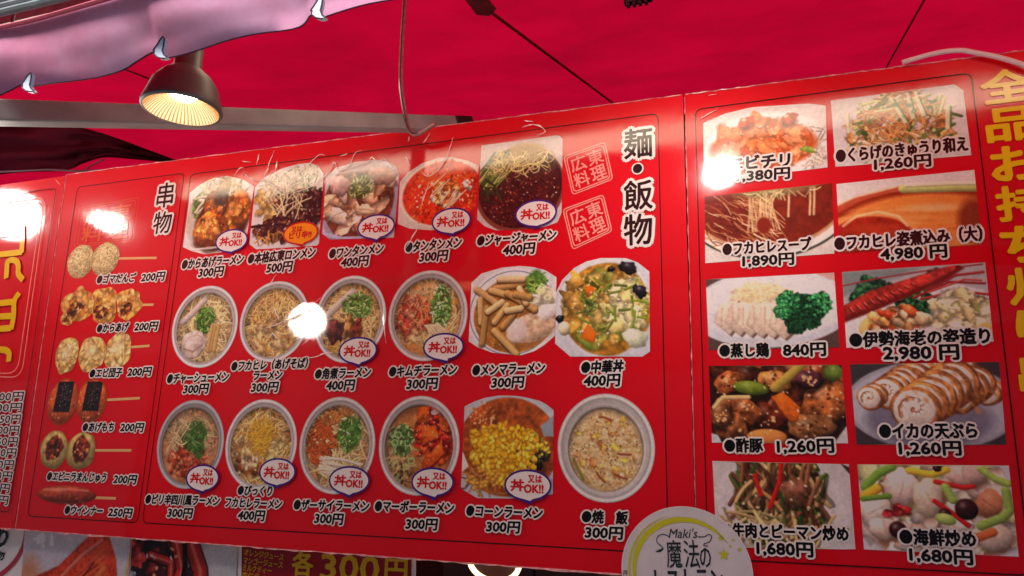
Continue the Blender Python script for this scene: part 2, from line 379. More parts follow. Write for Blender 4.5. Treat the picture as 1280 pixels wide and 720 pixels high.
    def bowl(s, broth, rim=(212, 208, 210), wall=(172, 164, 164), inner=.425, dy=.0):
        s.a[:] = rim; s.e(.5, .5, .5, .5*s.asp, rim, soft=1)
        s.e(.5, .5, .485, .485*s.asp, np.array(rim)*1.12, soft=1.5); s.e(.5, .5, .465, .465*s.asp, np.array(rim)*.86, soft=2)
        s.e(.5, .51, .45, .45*s.asp, wall, soft=3); s.e(.52, .54, .43, .42*s.asp, np.array(wall)*1.12, soft=5)
        s.rimc, s.wallc, s.inn = np.array(rim, float), np.array(wall, float), inner
        s.e(.5, .52+dy, inner, inner*s.asp, np.array(broth)*.7, soft=2); s.e(.5, .52+dy, inner-.012, (inner-.012)*s.asp, broth, soft=3, tex=.18)
PLATE = (214, 208, 208); NOOD = (214, 184, 128)
def crispy(p, cx, cy, rx, ry, cols=((196, 112, 40), (176, 88, 30), (222, 150, 70), (150, 66, 24)), n=34, sz=.045):
    p.e(cx+.01, cy+.03, rx*1.05, ry*1.05, (60, 26, 12), 0, .6, 6, irr=.12); p.e(cx, cy, rx, ry, cols[0], 0, 1, 1.5, .6, .35, .12)
    p.blobs(cx, cy, rx*.85, ry*.85, n, sz, cols, .3, .35, .25, .08); p.e(cx-rx*.2, cy-ry*.3/p.asp*.6, rx*.45, ry*.35, (240, 170, 90), 0, .35, 8); p.specks(cx, cy, rx*.8, ry*.8, n//2, .010, ((250, 205, 130), (90, 34, 14)))
def d_karaage(p):
    p.a[:] = PLATE; p.e(.5, .52, .5, .46*p.asp, (188, 176, 160), soft=6); p.noodles(.55, .25, .4, .22, 60, (206, 190, 150), .03, .3)
    p.onions(.2, .36, .13, .17, 45); p.noodles(.35, .36, .14, .1, 14, (226, 214, 190), .04, .25); p.e(.55, .62, .4, .36, (70, 34, 16), soft=8)
    crispy(p, .76, .48, .23, .27); crispy(p, .44, .36, .18, .19, ((176, 92, 40), (140, 66, 30), (120, 80, 60), (200, 130, 80))); p.e(.5, .28, .12, .12, (54, 56, 50), soft=8, a=.8)
    p.e(.55, .14, .1, .12, (150, 128, 96), .4, .8, 3, .3, .2); crispy(p, .40, .70, .26, .24); p.e(.36, .86, .2, .06, (80, 34, 14), a=.6, soft=6)
    for i in range(5): p.arc(.2+.1*i, .93, .3, .02, (232, 228, 226), .3, .5, 0)
def d_honkaku(p):
    p.a[:] = (206, 200, 202); p.blobs(.25, .4, .2, .25, 40, .06, ((206, 168, 92), (176, 140, 80), (222, 196, 140)), .3, .2); p.e(.6, .25, .35, .2, (206, 200, 180), soft=10)
    p.blobs(.66, .55, .36, .26, 75, .07, ((38, 22, 26), (54, 26, 22), (26, 18, 22), (78, 34, 26)), .55, .3, .35); p.noodles(.5, .42, .26, .2, 30, (222, 206, 158), .018, .35, 1.2)
    p.blobs(.36, .78, .3, .13, 36, .06, ((34, 20, 20), (60, 30, 20), (120, 70, 36)), .5, .3); p.noodles(.3, .86, .2, .06, 16, (196, 140, 66), .02, .16)
    p.s_([(0, .71), (.3, .7), (.5, .72)], .035, (20, 16, 18)); p.s_([(.8, .66), (1, .66)], .04, (20, 16, 18)); p.noodles(.55, .16, .4, .15, 40, (218, 212, 180), .02, .3)
    p.onions(.78, .25, .14, .12, 16, cols=((70, 110, 60), (50, 80, 50), (150, 160, 120)), dark=False); p.specks(.6, .5, .4, .35, 50, .014, ((210, 180, 150), (150, 90, 70)))
def d_wantan(p):
    p.a[:] = (190, 180, 190); p.e(.5, .55, .52, .56, (150, 146, 170), soft=3); p.e(.48, .5, .47, .5, (96, 48, 26), soft=3, tex=.3)
    cols = ((222, 190, 156), (206, 166, 130), (232, 208, 184), (190, 140, 104))
    for i in range(34):
        x, y = p.spot(.47, .5, .42, .4); a = p.r.random()*3; z = .1+.05*p.r.random(); c = p.jit(cols[i % 4], .07)
        p.e(x, y+.02, z*1.2, z*.6, (90, 44, 26), a, .55, 3, irr=.3); p.e(x, y, z*1.15, z*.55, c, a, 1, 1, .5, .12, .3); p.arc(x, y, z*1.5, .02, np.array(c)*.75, .8, .7)
    p.e(.2, .28, .16, .12, (196, 160, 152), .3, 1, 2, .4, .15, .2); p.e(.78, .22, .18, .12, (176, 130, 112), .3, 1, 2, .4, .15, .2)
    p.onions(.5, .33, .17, .15, 75, .045, ((120, 150, 60), (170, 190, 110), (80, 110, 40), (200, 210, 150))); p.e(.5, .05, .5, .09, (214, 206, 204), soft=8, a=.8)
    p.s_([(.0, .88), (.3, .97), (.7, .99)], .07, (168, 170, 204), .9)
def d_tantan(p):
    p.a[:] = (206, 190, 180); p.e(.55, .5, .54, .47*p.asp, (226, 210, 196), soft=2); p.e(.55, .5, .5, .44*p.asp, (206, 44, 10), soft=3, tex=.25)
    p.e(.6, .28, .34, .12, (222, 110, 50), soft=12, a=.55); p.specks(.55, .5, .46, .4, 280, .016, ((238, 90, 20), (180, 24, 4), (250, 140, 60), (150, 16, 4)))
    p.specks(.55, .5, .42, .3, 34, .016, ((240, 214, 180),)); p.blobs(.6, .52, .17, .15, 50, .035, ((226, 150, 50), (210, 110, 40), (240, 190, 110), (226, 206, 170)), .5)
    for i in range(12): p.arc(.4+.4*p.r.random(), .3+.4*p.r.random(), .2, .014, (240, 200, 170), .2, 1, -1+.4*p.r.random())
    p.blobs(.88, .42, .05, .06, 6, .03, ((240, 220, 200),)); 
def d_jaja(p):
    p.a[:] = (196, 186, 184); p.e(.5, .55, .53, .48*p.asp, (116, 56, 44), soft=2); p.e(.5, .53, .5, .45*p.asp, (52, 16, 14), soft=2, tex=.35)
    p.specks(.5, .58, .46, .42, 420, .010, ((110, 36, 20), (30, 8, 10), (150, 60, 30), (76, 20, 16))); p.specks(.5, .6, .44, .38, 70, .007, ((236, 214, 190),))
    p.e(.55, .17, .26, .14, (176, 150, 80), soft=6, a=.9)
    for i in range(44): p.arc(.08+.24*p.r.random(), .2+.25*p.r.random(), .3, .018, p.jit(((110, 140, 50), (50, 80, 30), (180, 190, 110))[i % 3], .1), .3, 1, 1.9+.5*p.r.random())
    p.noodles(.5, .27, .36, .11, 90, (222, 206, 130), .014, .22, 3); p.noodles(.15, .55, .1, .12, 14, (34, 54, 24), .02, .2, .4)
def d_chashu(p):
    p.bowl((186, 150, 100)); p.noodles(.5, .5, .38, .40, 250, (222, 194, 138), .020, .36, 2.6, .45, .2); p.arc(.3, .3, .42, .09, (196, 182, 176), .4, .9, -.75)
    p.onions(.5, .42, .15, .17, 90, .055); p.e(.36, .73, .21, .17, (120, 96, 84), -.35, .7, 4); p.e(.36, .71, .2, .16, (206, 186, 176), -.35, 1, 1.2, .12, .12, .12); p.ring(.36, .71, .15, .012, (176, 140, 120), .6, .11, -.35); p.s_([(.22, .76), (.36, .8), (.5, .72)], .02, (170, 140, 124))
    for x in (.66, .72, .62): p.s_([(x, .5), (x-.03, .8)], .05, (196, 156, 96))
    p.rim()
def d_fuka(p, egg=False):
    p.bowl((206, 140, 66)); p.noodles(.5, .5, .40, .42, 360, (226, 184, 116), .018, .34, 1.8, .45, .24); p.specks(.5, .5, .36, .4, 30, .02, ((176, 104, 44), (236, 206, 160)))
    p.blobs(.5, .62, .34, .26, 26, .05, ((200, 150, 84), (222, 182, 126)), .3, .25, .5)
    if egg: p.noodles(.52, .42, .2, .18, 150, (226, 172, 50), .012, .2, 2.5, .7); p.blobs(.35, .75, .2, .12, 30, .035, ((150, 80, 30), (230, 200, 160)), .4); p.blobs(.75, .55, .1, .16, 10, .05, ((232, 200, 130),), .3, irr=.4)
    p.rim()
def d_kakuni(p):
    p.bowl((206, 160, 100)); p.noodles(.5, .5, .39, .42, 260, (228, 190, 124), .019, .36, 2.4, .45, .2); p.arc(.35, .32, .42, .1, (196, 190, 180), .4, .9, -.7)
    p.onions(.6, .36, .2, .17, 120, .055, ((90, 160, 50), (140, 196, 90), (60, 120, 40), (190, 214, 150)))
    for x, y, c in ((.26, .6, (126, 44, 34)), (.36, .64, (84, 28, 22)), (.5, .6, (176, 124, 66)), (.6, .64, (140, 60, 36)), (.3, .68, (104, 40, 30))): p.e(x, y, .09, .12, np.array(c)*.4, 0, .8, 4); p.e(x, y, .085, .115, c, .2, 1, 1, .22, .5, .38)
    p.noodles(.38, .86, .2, .06, 24, (214, 160, 70), .018, .2)
    p.rim()
def d_kimchi(p):
    p.bowl((206, 150, 80), (200, 194, 190)); p.noodles(.5, .5, .36, .4, 190, (222, 192, 134), .02, .32, 2.6)
    p.blobs(.32, .5, .2, .24, 95, .045, ((214, 84, 40), (190, 50, 26), (232, 130, 80), (238, 170, 120)), .45, .25, .4); p.noodles(.34, .48, .18, .2, 40, (232, 150, 100), .014, .12)
    p.onions(.67, .42, .13, .26, 130, .05, ((90, 160, 60), (150, 200, 100), (60, 110, 40), (210, 230, 180))); p.e(.26, .9, .3, .1, (214, 130, 60), soft=4, a=.6)
    for i in range(10): p.arc(.6+.02*i, .76, .4, .022, (236, 214, 170), .4, 1, .9)
    p.rim()
def d_menma(p):
    p.a[:] = (206, 202, 206); p.e(.5, .52, .53, .5*p.asp, (222, 218, 218), soft=2); p.ring(.5, .52, .5, .008, (70, 80, 130), ry=.47*p.asp); p.e(.52, .55, .47, .42*p.asp, (160, 104, 44), soft=2, tex=.15)
    p.specks(.5, .8, .4, .12, 40, .01, ((210, 160, 80),)); p.blobs(.85, .42, .14, .12, 20, .07, ((232, 224, 196), (214, 206, 176)), .3, .1); p.onions(.76, .2, .13, .13, 55, .06, ((110, 160, 60), (160, 200, 90), (70, 120, 40)))
    for i in range(7): p.ring(.8+.14*p.r.random(), .25+.14*p.r.random(), .04, .012, (222, 230, 170), ry=.03)
    p.e(.72, .72, .28, .17, (150, 100, 60), -.25, .6, 5); p.e(.72, .7, .27, .165, (206, 170, 140), -.25, 1, 1.5, .2, .2, .1); p.e(.56, .72, .12, .13, (226, 204, 196), -.25, 1, 4, .1); p.e(.9, .53, .12, .08, (226, 210, 206), -.25, 1, 1.5, .2, .08, .1)
    bars = [(.08, .24, .3, .4), (.3, .24, .62, .2), (.35, .14, .62, .15), (.25, .26, .56, .36), (.44, .3, .76, .5), (.58, .26, .66, .42), (.12, .36, .14, .62), (.2, .46, .16, .85), (.22, .5, .38, .4), (.3, .62, .44, .44), (.4, .68, .52, .54), (.44, .5, .6, .48), (.3, .72, .56, .98), (.54, .32, .7, .36)]
    for k, (a, b, c, d) in enumerate(bars): p.s_([(a, b+.015), (c, d+.015)], .085, (86, 50, 22), .7); p.s_([(a, b), (c, d)], .072, p.jit(((206, 166, 104), (190, 146, 84), (222, 188, 136))[k % 3], .06), 1, .35)
def d_chuka(p):
    p.a[:] = (196, 198, 206); p.e(.52, .5, .5, .5*p.asp, (206, 206, 210), soft=3); p.e(.55, .52, .46, .47*p.asp, (156, 108, 34), soft=3, tex=.3, irr=.03)
    p.blobs(.55, .5, .42, .4, 110, .07, ((214, 180, 96), (186, 138, 50), (222, 206, 140), (150, 150, 60), (196, 150, 66)), .35, .2, .22); p.blobs(.75, .5, .2, .25, 30, .08, ((226, 214, 160), (214, 196, 120)), .35, .1, .25)
    p.blobs(.3, .35, .2, .16, 12, .08, ((190, 140, 60), (214, 170, 90)), .4, .15, .4); p.noodles(.55, .5, .4, .4, 30, (130, 150, 50), .028, .16, .8)
    for x, y, z in ((.78, .12, .09), (.9, .36, .08), (.05, .6, .05), (.6, .12, .04)): p.e(x, y, z, z*.8, (24, 20, 30), .5, 1, 1.2, .7, .2, .25)
    p.poly([(.27, .8), (.35, .66), (.45, .76), (.42, .86)], (232, 110, 24), dome=.3); p.poly([(.31, .3), (.38, .27), (.43, .32), (.36, .38)], (236, 110, 30), dome=.3); p.e(.1, .7, .065, .075, (226, 214, 176), 0, 1, 1, .5); p.e(.85, .82, .12, .1, (220, 226, 196), 0, 1, 2, .4, .1, .2)
    p.e(.33, .86, .1, .03, (120, 140, 50), .6, 1, 1, .3, irr=.3); p.specks(.55, .5, .42, .4, 50, .01, ((250, 240, 210),)); p.blobs(.38, .48, .06, .06, 14, .03, ((110, 130, 50), (150, 160, 80)))
def d_piri(p):
    p.bowl((190, 130, 90), (176, 176, 184), (136, 130, 130)); p.noodles(.5, .45, .33, .33, 200, (190, 160, 116), .017, .3, 2.4); p.blobs(.5, .7, .3, .2, 120, .03, ((196, 74, 44), (170, 56, 34), (214, 110, 76)), .4, .3)
    p.onions(.55, .42, .19, .18, 90, .055, ((70, 120, 50), (50, 96, 40), (110, 150, 80))); p.onions(.66, .58, .08, .08, 20, .05, ((60, 110, 44),)); p.noodles(.3, .35, .12, .2, 30, (206, 180, 130), .017, .2)
    p.rim()
def d_zasai(p):
    p.bowl((196, 140, 84), (200, 196, 194)); p.noodles(.5, .5, .39, .42, 260, (228, 196, 136), .020, .34, 2.4, .45, .2); p.noodles(.32, .5, .18, .26, 110, (196, 90, 34), .02, .18, 1.5, .6); p.noodles(.5, .2, .2, .06, 40, (206, 130, 60), .018, .2)
    p.onions(.66, .38, .16, .2, 90, .06, ((80, 140, 44), (130, 180, 80), (60, 110, 36), (200, 220, 160)))
    for i in range(16): p.arc(.52+.1*p.r.random(), .66+.02*i*.5, .5, .026, p.jit((222, 206, 178), .06), .6, 1, .1+.1*p.r.random())
    p.rim()
def d_mabo(p):
    p.bowl((170, 110, 60), (206, 202, 200)); p.noodles(.28, .6, .17, .28, 90, (196, 166, 110), .018, .2, 3); p.blobs(.68, .4, .24, .34, 130, .045, ((196, 40, 14), (170, 26, 10), (222, 80, 24)), .55, .35, .3)
    for q in ([(.46, .12), (.62, .1), (.62, .27), (.47, .28)], [(.52, .32), (.7, .3), (.75, .42), (.55, .5)], [(.72, .18), (.86, .26), (.86, .38), (.76, .34)], [(.54, .68), (.78, .46), (.82, .58), (.6, .76)]): p.poly([(x+.012, y+.02) for x, y in q], (90, 14, 6), .8, 3); p.poly(q, (226, 92, 26), 1, 1.2, .35, .3)
    p.e(.68, .17, .045, .03, (226, 210, 214)); p.onions(.28, .45, .15, .17, 70, .06, ((90, 140, 60), (60, 104, 40), (170, 196, 130)))
    for x, y in ((.2, .48), (.24, .4), (.36, .72), (.28, .84), (.42, .66), (.22, .7)): p.ring(x, y, .045, .014, (160, 190, 120), ry=.04)
    p.specks(.66, .4, .22, .34, 40, .010, ((255, 170, 120),)); p.specks(.3, .8, .14, .12, 20, .02, ((96, 60, 30), (60, 40, 20)))
    p.rim()
def d_corn(p):
    p.a[:] = (176, 182, 190); p.e(.5, .5, .56, .48*p.asp, (150, 70, 26), soft=2, tex=.3); p.noodles(.4, .8, .4, .14, 80, (190, 130, 60), .016, .2, 3); p.specks(.2, .2, .16, .16, 60, .014, ((222, 176, 120), (190, 110, 50)))
    p.poly([(.86, .3), (1, .2), (1, .4), (.9, .4)], (140, 150, 160)); p.blobs(.78, .6, .16, .12, 20, .06, ((26, 26, 22), (40, 40, 30)), .5); p.poly([(0, .55), (.08, .7), (0, .76)], (220, 210, 200))
    for i in range(420):
        t = p.r.random(); x = .10+.72*p.r.random(); yc = .45+.12*math.sin(x*3); x0 = .48; y = yc+(p.r.random()-.5)*.62*(1-abs(x-x0)/.5)**.6
        c = p.jit(((238, 180, 30), (250, 204, 60), (222, 156, 20))[i % 3], .06); p.e(x, y+.010, .032, .027, (180, 116, 14), p.r.random()*3, .5, 1.5); p.e(x, y, .030, .025, c, p.r.random()*3, 1, 1, .4)
    for i in range(30): x, y = p.spot(.25, .82, .2, .12); p.e(x, y, .025, .02, (214, 150, 50), 0, 1, 1, .4)
    p.onions(.82, .5, .1, .14, 10, .05, ((150, 160, 60),), dark=False); p.blobs(.9, .5, .08, .08, 14, .024, ((240, 190, 50),))
def d_rice(p):
    p.bowl((196, 170, 130), (200, 196, 194), (186, 178, 176), .39); p.e(.5, .53, .37, .38, (206, 180, 134), soft=4, irr=.06)
    for i in range(850): x, y = p.spot(.5, .53, .36, .38); p.e(x, y, .022, .013, p.jit(((226, 196, 140), (216, 180, 120), (236, 214, 170), (196, 150, 90))[i % 4], .05), p.r.random()*3, .8, 1.2, .2)
    p.blobs(.5, .5, .33, .33, 26, .03, ((238, 196, 80), (206, 130, 70), (226, 170, 90)), .3, .2, .4); p.specks(.5, .52, .35, .36, 75, .010, ((120, 60, 30), (90, 90, 40)))
    p.arc(.22, .7, .22, .03, (150, 140, 60), .6, 1, 1.1)
    for a, b in ((.45, .77), (.66, .76), (.5, .24), (.7, .56)): p.arc(a, b, .12, .02, (150, 70, 40), .8)
    p.rim()
# ---- larger plates
def d_ebichili(p):
    p.a[:] = (206, 198, 196); p.e(.5, .6, .5, .5*p.asp, (224, 218, 214), soft=4); p.noodles(.84, .66, .14, .2, 70, (236, 222, 200), .009, .16, .8)
    p.e(.48, .6, .42, .27*p.asp*1.3, (196, 84, 34), soft=5, irr=.05); p.blobs(.47, .56, .37, .22, 60, .085, ((226, 116, 60), (232, 134, 78), (218, 102, 50), (236, 150, 100)), .18, .2, .25, .05, .5); p.specks(.47, .56, .36, .22, 120, .012, ((250, 196, 150), (200, 70, 30)), .6)
    p.blobs(.5, .46, .28, .12, 14, .06, ((232, 130, 76), (240, 156, 106)), .2, .1, .3, .05, .5)
    for x, y in ((.37, .22), (.71, .24)): p.e(x, y+.04, .07, .055, (110, 30, 14), 0, .6, 4); p.e(x, y, .065, .055, (190, 54, 26), 0, 1, 1.5, .35, .35, .25); p.e(x-.02, y-.05, .02, .012, (255, 220, 200), 0, .8)
    p.e(.84, .7, .05, .03, (130, 160, 60), .5, 1, 1, .3, .2, .3)
def d_fukasoup(p):
    p.a[:] = (212, 204, 198); p.e(.5, .2, .66, .80*p.asp, (46, 64, 54), soft=1.2); p.e(.5, .19, .648, .775*p.asp, (230, 224, 216), soft=1.2); p.e(.5, .17, .60, .70*p.asp, (186, 140, 100), soft=3); p.e(.5, .15, .585, .67*p.asp, (112, 30, 12), soft=2, tex=.12)
    for i in range(150): x, y = p.spot(.3, .5, .3, .24); p.arc(x, y, .16*(.4+p.r.random()), .008, p.jit(((150, 84, 44), (196, 140, 90), (232, 200, 156), (90, 24, 10))[i % 4], .08), 1.4, .85, .3+.7*p.r.random(), .2)
    for i in range(26): x = .36+.2*p.r.random(); p.s_([(x, 0), (x+.02-.04*p.r.random(), .25), (x+.05-.1*p.r.random(), .6)], .010, p.jit((222, 190, 140), .1), .7, .2)
    for x in (.66, .82, .85): p.s_([(x+.02, 0), (x+.01, .25), (x, .42)], .018, (232, 200, 150), .85)
    p.e(.47, .52, .055, .07, (120, 30, 12), soft=3); p.arc(.48, .7, .2, .014, (230, 200, 150), .9); p.e(.55, .03, .3, .05, (130, 110, 70), soft=5, a=.8); p.noodles(.6, .06, .28, .05, 30, (214, 196, 140), .010, .14, 1)
def d_kurage(p):
    p.a[:] = (200, 196, 198); p.e(.5, .6, .6, .6*p.asp, (208, 204, 204), soft=8); p.blobs(.5, .55, .38, .32, 80, .045, ((214, 150, 84), (190, 120, 60), (230, 190, 130)), .4, .2, .5)
    for i in range(70): x, y = p.spot(.5, .5, .4, .3); p.arc(x, y, .17, .026, p.jit(((200, 214, 150), (226, 226, 190), (70, 110, 50), (176, 190, 110))[i % 4], .08), .3)
    p.noodles(.52, .5, .36, .28, 90, (222, 160, 90), .014, .2, 2)
    for a in ((.47, .1, .56, .45), (.6, .12, .62, .4), (.66, .12, .7, .38), (.88, .3, .86, .6)): p.s_([a[:2], a[2:]], .04, (214, 222, 176)); p.s_([(a[0]+.02, a[1]), (a[2]+.02, a[3])], .01, (50, 90, 40))
    p.specks(.5, .5, .38, .32, 26, .022, ((50, 84, 40), (90, 130, 60)))
def d_sugata(p):
    p.a[:] = (216, 208, 206); p.e(.56, 1.0, .90, 1.42*p.asp*.62, (226, 196, 160), soft=2); p.e(.58, 1.02, .86, .84*p.asp, (140, 42, 16), soft=4); p.e(.62, .66, .60, .40*p.asp, (222, 130, 56), .03, 1, 6)
    for i in range(60):
        x = .1+.85*p.r.random(); y = .42+.4*p.r.random(); p.s_([(x-.14, y-.02), (x, y-.03), (x+.16, y)], .03, p.jit(((236, 158, 84), (214, 118, 48), (242, 178, 110))[i % 3], .05), .16, .2)
    p.e(.24, .74, .33, .24*p.asp*1.2, (228, 146, 78), .05, .9, 4); p.e(.24, .78, .29, .22*p.asp*1.2, (146, 34, 14), .05, 1, 3, .15, .1); p.e(.3, .7, .2, .05, (186, 66, 30), .1, .5, 6)
    p.s_([(.04, .62), (.14, .5), (.3, .46), (.44, .54), (.5, .68)], .022, (250, 206, 156), .7, .1); p.e(.7, .46, .22, .03, (252, 214, 160), .05, .45, 6); p.e(.97, .68, .12, .3*p.asp, (110, 34, 14), soft=10, a=.85)
    p.poly([(0, .34), (.14, .24), (.5, .13), (.5, .17), (.2, .28), (0, .44)], (176, 70, 40), .9, 2); p.s_([(.5, .17), (.75, .2), (1, .23)], .075, (186, 200, 120)); p.s_([(.52, .13), (.78, .15), (1, .18)], .035, (232, 234, 190))
def d_mushidori(p):
    p.a[:] = (86, 62, 58); p.e(.5, .44, .64, .54*p.asp, (200, 202, 210), -.03, soft=1.5); p.e(.5, .40, .58, .47*p.asp, (220, 218, 222), soft=6); p.poly([(.85, 0), (1, 0), (1, .12)], (200, 160, 150))
    p.e(.4, .62, .34, .11, (170, 166, 176), .1, .6, 8); p.e(.46, .34, .29, .19*p.asp*1.2, (226, 206, 170), .1, 1, 2, .25, .12, .08)
    for i in range(6):
        x = .05+.085*i; q = [(x, .60+.02*i), (x+.06, .36+.004*i), (x+.20, .31+.016*i), (x+.19, .66+.024*i), (x+.12, .80+.016*i)]; p.poly([(a+.018, b+.018) for a, b in q], (104, 72, 58), .95, 1.5); p.poly(q, p.jit((232, 208, 186), .03), 1, 1, .25, .05)
        p.s_([(x+.07, .42), (x+.06, .66)], .012, (206, 170, 150), .7); p.s_([(x+.12, .42), (x+.12, .7)], .010, (212, 180, 160), .6)
    p.specks(.42, .22, .18, .09, 130, .015, ((240, 226, 186), (214, 190, 144), (232, 212, 156)))
    for (x, y, r) in ((.64, .36, .085), (.74, .46, .12), (.87, .42, .095), (.7, .64, .10), (.59, .5, .06), (.8, .62, .08)): p.e(x, y, r, r*.95, (10, 46, 26), 0, 1, 2, irr=.2)
    B_ = [(.64, .36, .085), (.74, .46, .12), (.87, .42, .095), (.7, .64, .10), (.59, .5, .06), (.8, .62, .08)]
    for i in range(460):
        x, y, r = B_[i % 6]; x, y = p.spot(x, y, r, r); k = 1.25-.7*(y-.3); p.e(x, y, .014, .011, p.jit(np.array(((26, 100, 50), (16, 72, 38), (64, 146, 84), (8, 40, 22))[i % 4])*k, .1), p.r.random()*3, 1, .8, .4)
def d_subuta(p):
    p.a[:] = (46, 22, 14); p.blobs(.5, .5, .55, .55, 60, .1, ((96, 44, 24), (70, 30, 16), (130, 66, 34)), .5, .35, .3)
    for x, y, rx, ry, c, t in ((.86, .5, .17, .2, (176, 96, 46), .3), (.16, .22, .12, .09, (160, 84, 40), -.4), (.5, .22, .12, .09, (190, 120, 60), .2), (.42, .66, .16, .1, (110, 40, 24), .3), (.26, .6, .13, .11, (150, 76, 36), .4), (.15, .8, .13, .12, (160, 90, 46), .3), (.75, .8, .18, .1, (150, 96, 56), -.1), (.82, .1, .13, .09, (120, 60, 34), 0), (.75, .2, .1, .07, (84, 40, 50), 0), (.08, .62, .08, .12, (150, 90, 50), 0)):
        p.e(x+.01, y+.04, rx*1.08, ry*1.1, (26, 10, 6), t, .8, 5, irr=.15); p.e(x, y, rx, ry, c, t, 1, 1.2, .6, .45, .15); p.specks(x, y, rx*.7, ry*.7, 14, .012, ((240, 190, 130), (70, 26, 12)))
    p.e(.32, .31, .14, .06, (20, 26, 8), .15, 1, 2); p.e(.32, .3, .135, .055, (110, 130, 36), .15, 1, 1.2, .5, .15); p.poly([(.47, .42), (.56, .35), (.68, .55), (.66, .72), (.6, .74)], (226, 104, 30), 1, 1.2, .35, .12); p.e(.42, .92, .15, .06, (232, 140, 70), .0, 1, 1.2, .3)
    p.s_([(.03, .55), (.1, .42), (.3, .42)], .035, (222, 180, 120)); p.s_([(.5, .3), (.62, .14), (.7, .02)], .07, (176, 150, 66)); p.e(.93, .12, .07, .07, (96, 120, 40), .8, 1, 1, .5, .2); p.specks(.5, .5, .5, .5, 40, .008, ((255, 226, 190),)); p.poly([(0, .88), (.05, .9), (.08, 1), (0, 1)], (196, 196, 206)); p.poly([(.9, 1), (1, .78), (1, 1)], (200, 196, 200))
def d_iseebi(p):
    p.a[:] = (176, 172, 176); p.poly([(0, 0), (.6, 0), (.2, .25), (0, .35)], (120, 130, 130), 1, 10); p.e(.55, .8, .62, .6*p.asp, (218, 214, 216), soft=4)
    for x, y, r in ((.2, .25, .09), (.3, .3, .07), (.52, .42, .09), (.44, .55, .08), (.12, .35, .05), (.58, .5, .07), (.66, .14, .05)): p.blobs(x, y, r, r, 40, .022, ((20, 70, 40), (12, 46, 30), (50, 110, 60)), .4)
    p.s_([(.0, .2), (.3, .12), (.62, .06), (.98, .02)], .012, (150, 50, 50)); p.s_([(.5, .4), (.75, .22), (.98, .26)], .018, (150, 30, 30)); p.s_([(.55, .42), (.8, .34), (1, .4)], .02, (170, 50, 46)); p.s_([(.6, .3), (.8, .14), (.98, .12)], .02, (160, 40, 40)); p.s_([(.6, .34), (.85, .2), (.96, .22)], .014, (190, 70, 60))
    p.poly([(-.02, .5), (.2, .3), (.5, .16), (.82, 0), (.86, .06), (.7, .22), (.5, .36), (.2, .56), (0, .68)], (110, 22, 18), 1, 3); p.poly([(-.02, .48), (.2, .28), (.5, .14), (.8, 0), (.8, .07), (.62, .22), (.42, .35), (.18, .53), (0, .64)], (186, 50, 40), 1, 2, .45, .25)
    for i in range(10): x = .04+.05*i; p.s_([(x, .47-.03*i+.02), (x+.02, .55-.035*i), (x+.05, .6-.035*i)], .010, (110, 20, 18), .9); p.s_([(x+.012, .47-.03*i+.02), (x+.032, .54-.035*i)], .010, (230, 120, 100), .8)
    p.e(.2, .78, .1, .1, (226, 190, 110), .2, 1, 1, .2); p.blobs(.38, .72, .18, .13, 60, .045, ((206, 90, 40), (230, 160, 90), (190, 60, 30), (240, 200, 150)), .5); p.blobs(.8, .66, .18, .17, 70, .055, ((232, 214, 160), (222, 200, 140), (240, 226, 190)), .4, .12, .3); p.specks(.8, .64, .15, .14, 14, .014, ((150, 160, 80),)); p.e(.95, .82, .05, .05, (226, 190, 120))
def d_ika(p):
    p.a[:] = (58, 50, 54); p.e(.52, .52, .58, .54*p.asp, (156, 156, 166), soft=1.5); p.e(.52, .52, .55, .50*p.asp, (176, 176, 188), soft=2); p.e(.5, .7, .42, .34*p.asp, (118, 112, 132), soft=8)
    def roll(cx, cy, r, n=5, step=.26, face=True):
        for k in range(n, -1, -1):
            x = cx+r*step*1.25*k; y = cy-r*step*.9*k/p.asp; p.e(x+.006, y+.01, r*1.05, r*1.02, (96, 44, 18), .2, .9, 2, irr=.04); p.e(x, y, r, r*.97, (190, 116, 58), .2, 1, 1.2, .25, .4, .05); p.e(x-.006, y+.004, r*.86, r*.84, (236, 220, 206), .2, 1, 1.5, .2, .05, .03)
        if face:
            pts = [(cx-.004+r*(.66-.055*i)*math.cos(i*.62+2.6), cy+r*(.66-.055*i)*math.sin(i*.62+2.6)/p.asp) for i in range(12)]; p.s_(pts, r*.15, (140, 84, 48), 1, .1); p.s_([(x+.004, y+.012) for x, y in pts], r*.07, (214, 170, 130), .8)
            for i in range(10): a = i*.63+2.4; q = r*(.52-.03*i); p.e(cx+q*math.cos(a), cy+q*math.sin(a)/p.asp, r*.09, r*.08, (244, 232, 222), a)
    roll(.62, .22, .12, 3, face=False); roll(.90, .38, .085, 1); roll(.40, .24, .12, 3, face=False); roll(.70, .40, .13, 3, face=False); roll(.24, .36, .12, 3); roll(.12, .42, .09, 1); roll(.42, .56, .165, 5)
    for i in range(50): x, y = p.spot(.66, .4, .3, .16); p.e(x, y, .012, .022, p.jit((186, 116, 56), .2), -.6, .5, 2)
